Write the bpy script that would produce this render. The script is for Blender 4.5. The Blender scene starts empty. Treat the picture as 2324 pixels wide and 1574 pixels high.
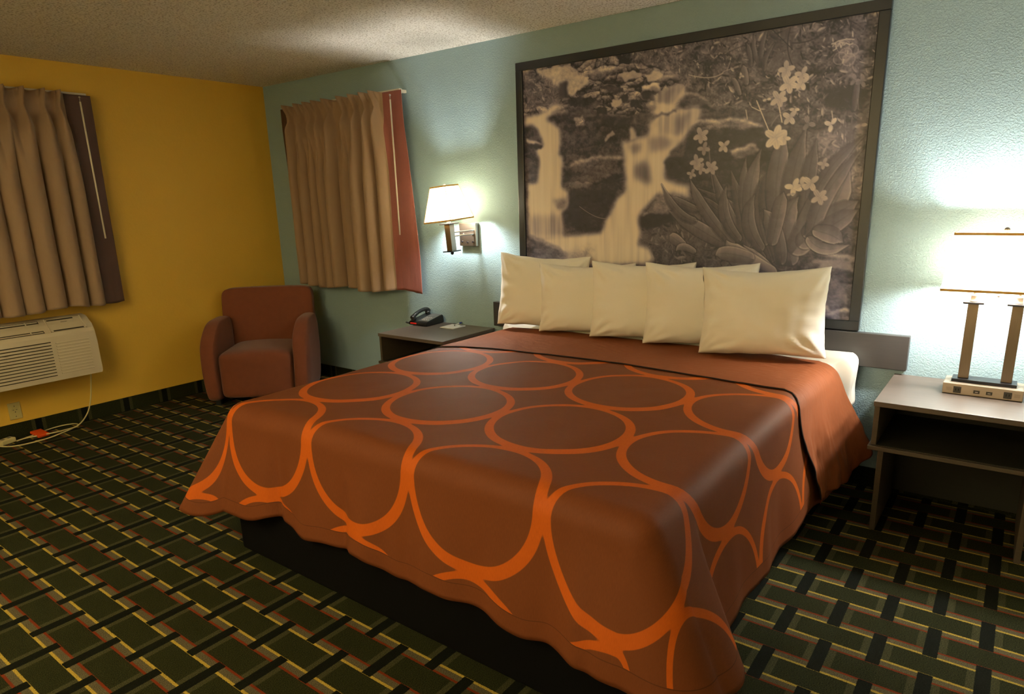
import bpy, bmesh, math, random
import numpy as np
from mathutils import Vector, Matrix, noise
PI=math.pi
S=bpy.context.scene; C=S.collection
# ---------------------------------------------------------------- camera, world, light, exposure
YAW,PITCH,ROLL=0.64988,0.25343,-0.02882
CAM=Vector((5.29970,-3.62378,1.47075))
f_=Vector((-math.sin(YAW)*math.cos(PITCH),math.cos(YAW)*math.cos(PITCH),-math.sin(PITCH)))
r_=Vector((math.cos(YAW),math.sin(YAW),0)); u_=r_.cross(f_)
r2=r_*math.cos(ROLL)+u_*math.sin(ROLL); u2=u_*math.cos(ROLL)-r_*math.sin(ROLL)
cd=bpy.data.cameras.new('camera'); cam=bpy.data.objects.new('camera',cd); C.objects.link(cam)
cam.matrix_world=Matrix(((r2.x,u2.x,-f_.x,CAM.x),(r2.y,u2.y,-f_.y,CAM.y),(r2.z,u2.z,-f_.z,CAM.z),(0,0,0,1)))
cd.sensor_fit='HORIZONTAL'; cd.sensor_width=36; cd.lens=36*1525.89380/2324; cd.shift_y=60/2324; cd.clip_start=.05
S.camera=cam
S.view_settings.view_transform='Standard'; S.view_settings.look='None'; S.view_settings.gamma=1; S.view_settings.use_curve_mapping=False
S.view_settings.exposure=0.28
wd=bpy.data.worlds.new('world'); S.world=wd; wd.use_nodes=True
wd.node_tree.nodes['Background'].inputs[0].default_value=(1,.7,.35,1); wd.node_tree.nodes['Background'].inputs[1].default_value=0.0
def light(name,kind,loc,power,col,size=.03,sy=None,rot=None):
    l=bpy.data.lights.new(name,kind); l.energy=power; l.color=col
    if kind=='AREA':
        l.size=size
        if sy: l.shape='RECTANGLE'; l.size_y=sy
    else: l.shadow_soft_size=size
    o=bpy.data.objects.new(name,l); C.objects.link(o); o.location=loc
    if rot: o.rotation_euler=rot
    return o
TBL_E=640; SC_E=900          # radiance of the glowing bulbs built into the two lamps
light('added_room_fill','AREA',(4.3,-5.22,1.25),17,(1,.74,.34),1.1,2.1,(PI/2,0,0))  # unseen area light added behind the camera as warm fill
up=light('added_ceiling_uplight','SPOT',(2.9,-4.6,1.75),395,(1,.84,.52),.12,None,(PI,0,0)); up.data.spot_size=math.radians(150); up.data.spot_blend=.6  # unseen spot added to brighten the ceiling and bounce warm light

# ---------------------------------------------------------------- helpers
def lin(c):
    return tuple(((v/255)/12.92 if v/255<=.04045 else ((v/255+.055)/1.055)**2.4) for v in c)
def newmat(name):
    m=bpy.data.materials.new(name); m.use_nodes=True; nt=m.node_tree; b=nt.nodes['Principled BSDF']
    return m,nt,b
def N(nt,t,**k):
    n=nt.nodes.new(t)
    for a,v in k.items(): setattr(n,a,v)
    return n
def mth(nt,op,a,b=None,c=None):
    n=nt.nodes.new('ShaderNodeMath'); n.operation=op
    for i,v in enumerate((a,b,c)):
        if v is None: continue
        if isinstance(v,(int,float)): n.inputs[i].default_value=v
        else: nt.links.new(v,n.inputs[i])
    return n.outputs[0]
def mixc(nt,f,a,b):
    n=nt.nodes.new('ShaderNodeMix'); n.data_type='RGBA'
    for sock,v in ((n.inputs[0],f),(n.inputs[6],a),(n.inputs[7],b)):
        if isinstance(v,tuple): sock.default_value=(*v,1) if len(v)==3 else v
        elif isinstance(v,(int,float)): sock.default_value=v
        else: nt.links.new(v,sock)
    return n.outputs[2]
def mat(name,col,rough=.6,metal=0,spec=.5,var=0.,vs=30,bump=0.,bs=200,stretch=(1,1,1),sheen=0,detail=3,bdist=.002):
    m,nt,b=newmat(name)
    b.inputs['Roughness'].default_value=rough; b.inputs['Metallic'].default_value=metal; b.inputs['Specular IOR Level'].default_value=spec
    if sheen: b.inputs['Sheen Weight'].default_value=sheen
    b.inputs['Base Color'].default_value=(*col,1)
    tc=N(nt,'ShaderNodeTexCoord'); mp=N(nt,'ShaderNodeMapping'); mp.inputs[3].default_value=stretch; nt.links.new(tc.outputs['Object'],mp.inputs[0])
    n=N(nt,'ShaderNodeTexNoise'); n.inputs['Scale'].default_value=vs; n.inputs['Detail'].default_value=detail; nt.links.new(mp.outputs[0],n.inputs['Vector'])
    if var:
        v=mth(nt,'MULTIPLY_ADD',n.outputs[0],2*var,1-var)
        c=N(nt,'ShaderNodeVectorMath',operation='SCALE'); c.inputs[0].default_value=col; nt.links.new(v,c.inputs['Scale']); nt.links.new(c.outputs[0],b.inputs['Base Color'])
    if bump:
        n2=N(nt,'ShaderNodeTexNoise'); n2.inputs['Scale'].default_value=bs; n2.inputs['Detail'].default_value=4; nt.links.new(mp.outputs[0],n2.inputs['Vector'])
        bp=N(nt,'ShaderNodeBump'); bp.inputs['Strength'].default_value=bump; bp.inputs['Distance'].default_value=bdist
        nt.links.new(n2.outputs[0],bp.inputs['Height']); nt.links.new(bp.outputs[0],b.inputs['Normal'])
    return m
def link(o,parent=None):
    C.objects.link(o)
    if parent: o.parent=parent; o.matrix_parent_inverse=Matrix()
    return o
def obj(name,bm,m,parent=None,smooth=False):
    me=bpy.data.meshes.new(name); bmesh.ops.recalc_face_normals(bm,faces=bm.faces[:]); bm.to_mesh(me); bm.free()
    me.materials.append(m)
    if smooth:
        for p in me.polygons: p.use_smooth=True
    return link(bpy.data.objects.new(name,me),parent)
def raw(name,V,F,m,parent=None,uv=None,smooth=True,uv2=None):
    me=bpy.data.meshes.new(name); me.from_pydata([tuple(v) for v in V],[],F); me.materials.append(m)
    for nm,U in (('UVMap',uv),('hem',uv2)):
        if U is None: continue
        l=me.uv_layers.new(name=nm); idx=np.empty(len(me.loops),int); me.loops.foreach_get('vertex_index',idx)
        l.data.foreach_set('uv',np.asarray(U,float)[idx].ravel())
    if smooth:
        for p in me.polygons: p.use_smooth=True
    me.update()
    return link(bpy.data.objects.new(name,me),parent)
def thing(name,label,cat,loc=(0,0,0),rot=(0,0,0),group=None):
    o=bpy.data.objects.new(name,None); o.empty_display_size=.05; C.objects.link(o); o.location=loc; o.rotation_euler=rot
    o['label']=label; o['category']=cat
    if group: o['group']=group
    return o
def tag(o,label,cat,group=None):
    o['label']=label; o['category']=cat
    if group: o['group']=group
    return o
def bx(bm,x0,x1,y0,y1,z0,z1,bev=0,seg=2,M=None):
    t=bmesh.new()
    vs=[t.verts.new(p) for p in ((x0,y0,z0),(x1,y0,z0),(x1,y1,z0),(x0,y1,z0),(x0,y0,z1),(x1,y0,z1),(x1,y1,z1),(x0,y1,z1))]
    for q in ((0,3,2,1),(4,5,6,7),(0,1,5,4),(1,2,6,5),(2,3,7,6),(3,0,4,7)): t.faces.new([vs[i] for i in q])
    if bev: bmesh.ops.bevel(t,geom=t.edges[:]+t.verts[:],offset=bev,segments=seg,affect='EDGES',profile=.5)
    if M: bmesh.ops.transform(t,matrix=M,verts=t.verts[:])
    merge(bm,t)
def merge(bm,t):
    me=bpy.data.meshes.new('tmp'); t.to_mesh(me); t.free(); bm.from_mesh(me); bpy.data.meshes.remove(me)
def box(name,x0,x1,y0,y1,z0,z1,m,parent=None,bev=.002,seg=2,smooth=False):
    bm=bmesh.new(); bx(bm,x0,x1,y0,y1,z0,z1,bev,seg); return obj(name,bm,m,parent,smooth)
def tube(bm,pts,r,seg=10,cap=True):
    pts=[Vector(p) for p in pts]; n=len(pts); rs=r if isinstance(r,(list,tuple)) else [r]*n
    prev=None; rings=[]
    for i,p in enumerate(pts):
        t=(pts[min(i+1,n-1)]-pts[max(i-1,0)]).normalized()
        a=prev if prev else (Vector((0,0,1)) if abs(t.z)<.9 else Vector((1,0,0)))
        x=(a-t*a.dot(t)).normalized(); y=t.cross(x); prev=x
        rings.append([bm.verts.new(p+(x*math.cos(2*PI*k/seg)+y*math.sin(2*PI*k/seg))*rs[i]) for k in range(seg)])
    for a,b in zip(rings,rings[1:]):
        for k in range(seg): bm.faces.new((a[k],a[(k+1)%seg],b[(k+1)%seg],b[k]))
    if cap: bm.faces.new(rings[0][::-1]); bm.faces.new(rings[-1])
def lathe(bm,cx,cy,prof,seg=20):
    rings=[[bm.verts.new((cx+r*math.cos(2*PI*k/seg),cy+r*math.sin(2*PI*k/seg),z)) for k in range(seg)] for r,z in prof]
    for a,b in zip(rings,rings[1:]):
        for k in range(seg): bm.faces.new((a[k],a[(k+1)%seg],b[(k+1)%seg],b[k]))
    bm.faces.new(rings[0][::-1]); bm.faces.new(rings[-1])
def prism(bm,poly,y0,y1,axis=1):
    """extrude an (a,z) outline along an axis"""
    def P(a,z,y): return (a,y,z) if axis==1 else (y,a,z)
    A=[bm.verts.new(P(a,z,y0)) for a,z in poly]; B=[bm.verts.new(P(a,z,y1)) for a,z in poly]; n=len(poly)
    for i in range(n): bm.faces.new((A[i],A[(i+1)%n],B[(i+1)%n],B[i]))
    bm.faces.new(A[::-1]); bm.faces.new(B)
def spline(pts,n=8):
    out=[]; P=[Vector(p) for p in pts]
    for i in range(len(P)-1):
        a,b,c,d=P[max(i-1,0)],P[i],P[i+1],P[min(i+2,len(P)-1)]
        for k in range(n):
            t=k/n; out.append(.5*((2*b)+(c-a)*t+(2*a-5*b+4*c-d)*t*t+(3*b-a-3*c+d)*t**3))
    out.append(P[-1]); return out
def grid_faces(nx,ny,off=0,wrap=False):
    return [(off+j*nx+i,off+j*nx+i+1,off+(j+1)*nx+i+1,off+(j+1)*nx+i) for j in range(ny-1) for i in range(nx-1)]
def nz(x,y,z=0): return noise.noise(Vector((x,y,z)))
def sm(a,b,x):
    t=min(1,max(0,(x-a)/(b-a))); return t*t*(3-2*t)

# ---------------------------------------------------------------- materials
def wall_mat(name,col,scale,strength,dist=.003):
    m,nt,b=newmat(name); b.inputs['Roughness'].default_value=.55; b.inputs['Specular IOR Level'].default_value=.35
    tc=N(nt,'ShaderNodeTexCoord')
    n=N(nt,'ShaderNodeTexNoise'); n.inputs['Scale'].default_value=1.3; n.inputs['Detail'].default_value=3; nt.links.new(tc.outputs['Object'],n.inputs['Vector'])
    v=mth(nt,'MULTIPLY_ADD',n.outputs[0],.12,.94)
    c=N(nt,'ShaderNodeVectorMath',operation='SCALE'); c.inputs[0].default_value=col; nt.links.new(v,c.inputs['Scale']); nt.links.new(c.outputs[0],b.inputs['Base Color'])
    n2=N(nt,'ShaderNodeTexNoise'); n2.inputs['Scale'].default_value=scale; n2.inputs['Detail'].default_value=2; n2.inputs['Distortion'].default_value=.6; nt.links.new(tc.outputs['Object'],n2.inputs['Vector'])
    r=N(nt,'ShaderNodeValToRGB'); r.color_ramp.elements[0].position=.42; r.color_ramp.elements[1].position=.62; nt.links.new(n2.outputs[0],r.inputs[0])
    bp=N(nt,'ShaderNodeBump'); bp.inputs['Strength'].default_value=strength; bp.inputs['Distance'].default_value=dist
    nt.links.new(r.outputs[0],bp.inputs['Height']); nt.links.new(bp.outputs[0],b.inputs['Normal'])
    return m
M_TEAL=wall_mat('teal_orange_peel_paint',(.31,.44,.475),120,.4,.0028)
M_CREAM=wall_mat('cream_paint',(.72,.66,.50),60,.12,.002)
M_YEL=wall_mat('mustard_paint',(.74,.455,.055),60,.12,.002)
# popcorn ceiling
M_CEIL,nt,b=newmat('popcorn_ceiling'); b.inputs['Roughness'].default_value=.9
tc=N(nt,'ShaderNodeTexCoord'); n=N(nt,'ShaderNodeTexNoise'); n.inputs['Scale'].default_value=95; n.inputs['Detail'].default_value=3; nt.links.new(tc.outputs['Object'],n.inputs['Vector'])
r=N(nt,'ShaderNodeValToRGB'); r.color_ramp.elements[0].position=.33; r.color_ramp.elements[1].position=.5; nt.links.new(n.outputs[0],r.inputs[0])
nt.links.new(mixc(nt,r.outputs[0],(.50,.44,.33),(.90,.86,.76)),b.inputs['Base Color'])
bp=N(nt,'ShaderNodeBump'); bp.inputs['Strength'].default_value=.7; bp.inputs['Distance'].default_value=.006; nt.links.new(r.outputs[0],bp.inputs['Height']); nt.links.new(bp.outputs[0],b.inputs['Normal'])
# carpet: staggered dark bars, yellow / red pinstripes
M_CARP,nt,b=newmat('patterned_carpet'); b.inputs['Roughness'].default_value=.95; b.inputs['Specular IOR Level'].default_value=.1
tc=N(nt,'ShaderNodeTexCoord'); sp=N(nt,'ShaderNodeSeparateXYZ'); nt.links.new(tc.outputs['UV'],sp.inputs[0])
nf=N(nt,'ShaderNodeTexNoise'); nf.inputs['Scale'].default_value=420; nf.inputs['Detail'].default_value=2; nt.links.new(tc.outputs['UV'],nf.inputs['Vector'])
jit=mth(nt,'MULTIPLY',mth(nt,'SUBTRACT',nf.outputs[0],.5),.007)
DX,PY=.1448,.2778
u=mth(nt,'DIVIDE',mth(nt,'SUBTRACT',sp.outputs[0],4.934),DX)
k=mth(nt,'FLOOR',mth(nt,'ADD',u,.5))
ax=mth(nt,'MULTIPLY',mth(nt,'ABSOLUTE',mth(nt,'SUBTRACT',u,k)),DX)        # distance to bar centre line
par=mth(nt,'MODULO',mth(nt,'ABSOLUTE',k),2.)
def wrapd(y,off): # |distance| to nearest y0+n*PY
    w=mth(nt,'DIVIDE',mth(nt,'SUBTRACT',y,off),PY); return mth(nt,'MULTIPLY',mth(nt,'ABSOLUTE',mth(nt,'SUBTRACT',w,mth(nt,'ROUND',w))),PY)
yj=mth(nt,'ADD',sp.outputs[1],jit)
r0=wrapd(yj,-.968)
rb=wrapd(yj,mth(nt,'MULTIPLY_ADD',par,PY/2,-.968))
axj=mth(nt,'ADD',ax,jit)
inbar_y=mth(nt,'LESS_THAN',rb,.0885)
bar=mth(nt,'MULTIPLY',mth(nt,'LESS_THAN',axj,.0205),inbar_y)
halo=mth(nt,'MULTIPLY',mth(nt,'MULTIPLY',mth(nt,'LESS_THAN',axj,.043),inbar_y),.24)
def near(v,c,w): return mth(nt,'LESS_THAN',mth(nt,'ABSOLUTE',mth(nt,'SUBTRACT',v,c)),w)
yel=near(r0,.085,.0048); red=near(r0,.053,.0042); gry=near(r0,.069,.016)
n3=N(nt,'ShaderNodeTexNoise'); n3.inputs['Scale'].default_value=1; n3.inputs['Detail'].default_value=3
mp=N(nt,'ShaderNodeMapping'); mp.inputs[3].default_value=(260,520,1); nt.links.new(tc.outputs['UV'],mp.inputs[0]); nt.links.new(mp.outputs[0],n3.inputs['Vector'])
gr=N(nt,'ShaderNodeValToRGB'); gr.color_ramp.elements[0].position=.36; gr.color_ramp.elements[1].position=.66; nt.links.new(n3.outputs[0],gr.inputs[0])
field=mixc(nt,gr.outputs[0],(.002,.003,.001),(.037,.040,.013))
hal=mixc(nt,gr.outputs[0],(.05,.05,.02),(.19,.18,.09))
c=mixc(nt,halo,field,hal)
c=mixc(nt,mth(nt,'MULTIPLY',gry,.85),c,mixc(nt,gr.outputs[0],(.045,.04,.018),(.15,.13,.075)))
c=mixc(nt,yel,c,mixc(nt,gr.outputs[0],(.20,.14,.015),(.52,.38,.07)))
c=mixc(nt,red,c,(.15,.024,.006))
c=mixc(nt,bar,c,mixc(nt,gr.outputs[0],(.001,.0015,.0008),(.008,.010,.005)))
nt.links.new(c,b.inputs['Base Color'])
bp=N(nt,'ShaderNodeBump'); bp.inputs['Strength'].default_value=.6; bp.inputs['Distance'].default_value=.003; nt.links.new(n3.outputs[0],bp.inputs['Height']); nt.links.new(bp.outputs[0],b.inputs['Normal'])

M_WHITE=mat('white_cotton',(.80,.76,.66),.85,var=.02,vs=8,bump=.08,bs=500,sheen=.1)
M_PILL=mat('pillowcase_cotton',(.86,.82,.72),.8,var=.02,vs=6,bump=.10,bs=26,sheen=.15,bdist=.004)
M_BLACK=mat('black_box_cover',(.002,.002,.002),.9,spec=.1)
M_FRAME=mat('charcoal_frame',(.013,.015,.016),.32,var=.1,vs=40,stretch=(.2,4,4))
M_HB=mat('dark_headboard',(.040,.038,.036),.42,var=.15,vs=20,stretch=(.3,8,8))
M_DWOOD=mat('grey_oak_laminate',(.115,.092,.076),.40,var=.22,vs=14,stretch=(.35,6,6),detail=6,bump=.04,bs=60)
M_DIN=mat('shade_darkened_interior',(.018,.018,.010),.6,var=.2,vs=14,stretch=(.35,6,6))  # shade inside the nightstand put into the colour
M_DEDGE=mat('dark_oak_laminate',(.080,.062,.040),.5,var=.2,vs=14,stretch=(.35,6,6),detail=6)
M_CHAIR=mat('rust_upholstery',(.165,.043,.013),.9,var=.12,vs=25,bump=.35,bs=420,sheen=.15)
M_CUR=mat('tan_curtain_cloth',(.33,.215,.125),.7,var=.06,vs=60,bump=.15,bs=600,stretch=(1,1,.3),sheen=.2)
M_CURB=mat('maroon_curtain_border',(.26,.072,.050),.62,var=.08,vs=60,bump=.12,bs=600,sheen=.2)
M_CURBR=mat('brown_curtain_border',(.060,.022,.010),.7,var=.08,vs=60,bump=.12,bs=600,sheen=.1)
M_ROD=mat('cream_metal',(.72,.66,.52),.35)
M_ACW=mat('almond_plastic',(.60,.52,.37),.45,var=.03,vs=4)
M_ACD=mat('dark_grille_gap',(.035,.028,.012),.8)
M_IVORY=mat('ivory_plastic',(.52,.44,.16),.45)
M_CORD=mat('cream_vinyl_cord',(.60,.52,.24),.5)
M_ORANGE=mat('orange_glossy_tag',(.78,.085,.012),.25)
M_PHONE=mat('black_phone_plastic',(.010,.012,.013),.3)
M_PHG=mat('grey_phone_face',(.10,.105,.10),.45)
M_KEY=mat('pale_keys',(.42,.40,.36),.5)
M_RED=mat('red_label',(.75,.02,.02),.4)
M_PAPER=mat('white_paper',(.85,.85,.85),.8)
M_BLUE=mat('blue_plastic',(.01,.03,.32),.3)
M_STEEL=mat('brushed_nickel',(.55,.53,.50),.3,metal=1,var=.08,vs=30,stretch=(1,1,12))
M_PLATE=mat('brushed_dark_nickel',(.26,.22,.18),.38,metal=1,var=.08,vs=30,stretch=(1,1,12))
M_BRONZE=mat('brushed_bronze',(.29,.235,.185),.36,metal=1,var=.10,vs=30,stretch=(12,12,1))
M_TAN=mat('champagne_metal',(.48,.40,.31),.42,metal=.35,var=.05,vs=20,stretch=(1,12,12))
M_DKM=mat('black_metal',(.02,.02,.025),.35,metal=.5)
M_TRIM=mat('gold_shade_trim',(.80,.46,.10),.5)
M_PIPE=mat('dark_piping',(.012,.008,.006),.8)
M_OUT=mat('dark_socket',(.05,.045,.035),.4)
def shade_mat(name,col,trim,emis):
    m,nt,b=newmat(name); out=nt.nodes['Material Output']
    b.inputs['Base Color'].default_value=(*col,1); b.inputs['Roughness'].default_value=.9
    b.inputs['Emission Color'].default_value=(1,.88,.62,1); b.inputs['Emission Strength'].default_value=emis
    t=N(nt,'ShaderNodeBsdfTranslucent'); t.inputs[0].default_value=(*col,1)
    mx=N(nt,'ShaderNodeMixShader'); mx.inputs[0].default_value=.72
    nt.links.new(b.outputs[0],mx.inputs[1]); nt.links.new(t.outputs[0],mx.inputs[2]); nt.links.new(mx.outputs[0],out.inputs[0])
    return m
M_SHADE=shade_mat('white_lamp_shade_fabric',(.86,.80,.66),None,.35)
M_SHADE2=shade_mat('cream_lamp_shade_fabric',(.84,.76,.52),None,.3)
def bulb_mat(name,col,e):
    m,nt,b=newmat(name); b.inputs['Base Color'].default_value=(.9,.9,.9,1); b.inputs['Emission Color'].default_value=(*col,1); b.inputs['Emission Strength'].default_value=e; return m
M_BULB=bulb_mat('frosted_bulb',(1,.95,.88),TBL_E); M_BULB2=bulb_mat('cool_bulb',(1,.98,.95),SC_E)

# bedspread: brown cloth woven with a lattice of touching orange rings (UV = unfolded cloth in metres, second UV = distance to hem)
def spread_mat():
    m,nt,b=newmat('brown_ring_bedspread'); b.inputs['Roughness'].default_value=.62; b.inputs['Specular IOR Level'].default_value=.14
    uv=N(nt,'ShaderNodeUVMap',uv_map='UVMap'); hm=N(nt,'ShaderNodeUVMap',uv_map='hem')
    s=N(nt,'ShaderNodeSeparateXYZ'); nt.links.new(uv.outputs[0],s.inputs[0]); h=N(nt,'ShaderNodeSeparateXYZ'); nt.links.new(hm.outputs[0],h.inputs[0])
    L=.532
    def cell(v,o):
        w=mth(nt,'DIVIDE',mth(nt,'SUBTRACT',v,o),L); return mth(nt,'MULTIPLY',mth(nt,'SUBTRACT',w,mth(nt,'ROUND',w)),L)
    px=cell(s.outputs[0],2.985); py=cell(s.outputs[1],-1.175)
    sx=mth(nt,'SIGN',px); sy=mth(nt,'SIGN',py)
    qx=mth(nt,'SUBTRACT',px,mth(nt,'MULTIPLY',sx,L)); qy=mth(nt,'SUBTRACT',py,mth(nt,'MULTIPLY',sy,L))
    def ring(x,y):
        d=mth(nt,'SQRT',mth(nt,'ADD',mth(nt,'MULTIPLY',x,x),mth(nt,'MULTIPLY',y,y)))
        cosd=mth(nt,'DIVIDE',mth(nt,'SUBTRACT',mth(nt,'MULTIPLY',x,.6),mth(nt,'MULTIPLY',y,.8)),mth(nt,'MAXIMUM',d,.01))
        w=mth(nt,'MULTIPLY_ADD',cosd,.0045,.0165)
        return mth(nt,'SUBTRACT',mth(nt,'ABSOLUTE',mth(nt,'SUBTRACT',d,.2515)),w)
    a,b1,c1=ring(px,py),ring(qx,py),ring(px,qy)
    d=mth(nt,'SMOOTH_MIN',mth(nt,'SMOOTH_MIN',a,b1,.022),c1,.022)
    f=N(nt,'ShaderNodeMapRange'); f.inputs[1].default_value=.0012; f.inputs[2].default_value=-.0012; nt.links.new(d,f.inputs[0])
    mask=mth(nt,'MULTIPLY',f.outputs[0],mth(nt,'GREATER_THAN',h.outputs[0],.064))
    tc=N(nt,'ShaderNodeTexCoord')
    n=N(nt,'ShaderNodeTexNoise'); n.inputs['Scale'].default_value=1; n.inputs['Detail'].default_value=3; mp=N(nt,'ShaderNodeMapping'); mp.inputs[3].default_value=(420,60,1); nt.links.new(uv.outputs[0],mp.inputs[0]); nt.links.new(mp.outputs[0],n.inputs['Vector'])
    sc=mth(nt,'MULTIPLY_ADD',n.outputs[0],.36,.82)
    col=mixc(nt,mask,SPB,(.47,.095,.008))
    seam=near2(nt,h.outputs[0],.062,.0014)
    col=mixc(nt,mth(nt,'MULTIPLY',seam,.6),col,(.05,.018,.008))
    v=N(nt,'ShaderNodeVectorMath',operation='SCALE'); nt.links.new(col,v.inputs[0]); nt.links.new(sc,v.inputs['Scale']); nt.links.new(v.outputs[0],b.inputs['Base Color'])
    # fine creases, hanging parts more rumpled
    n2=N(nt,'ShaderNodeTexNoise'); n2.inputs['Scale'].default_value=1; n2.inputs['Detail'].default_value=4; mp2=N(nt,'ShaderNodeMapping'); mp2.inputs[3].default_value=(16,16,16); nt.links.new(tc.outputs['Object'],mp2.inputs[0]); nt.links.new(mp2.outputs[0],n2.inputs['Vector'])
    bp=N(nt,'ShaderNodeBump'); bp.inputs['Strength'].default_value=.25; bp.inputs['Distance'].default_value=.004; nt.links.new(n2.outputs[0],bp.inputs['Height'])
    bp2=N(nt,'ShaderNodeBump'); bp2.inputs['Strength'].default_value=.2; bp2.inputs['Distance'].default_value=.0006; nt.links.new(n.outputs[0],bp2.inputs['Height']); nt.links.new(bp.outputs[0],bp2.inputs['Normal'])
    nt.links.new(bp2.outputs[0],b.inputs['Normal'])
    return m
def near2(nt,v,c,w): return mth(nt,'LESS_THAN',mth(nt,'ABSOLUTE',mth(nt,'SUBTRACT',v,c)),w)
SPB=(.150,.044,.014)
M_SPREAD=spread_mat()
M_BAND=mat('brown_bedspread_band',(.225,.067,.023),.7,spec=.15,var=.06,vs=40,bump=.55,bs=22,stretch=(1,1.8,.5),bdist=.007)

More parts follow.
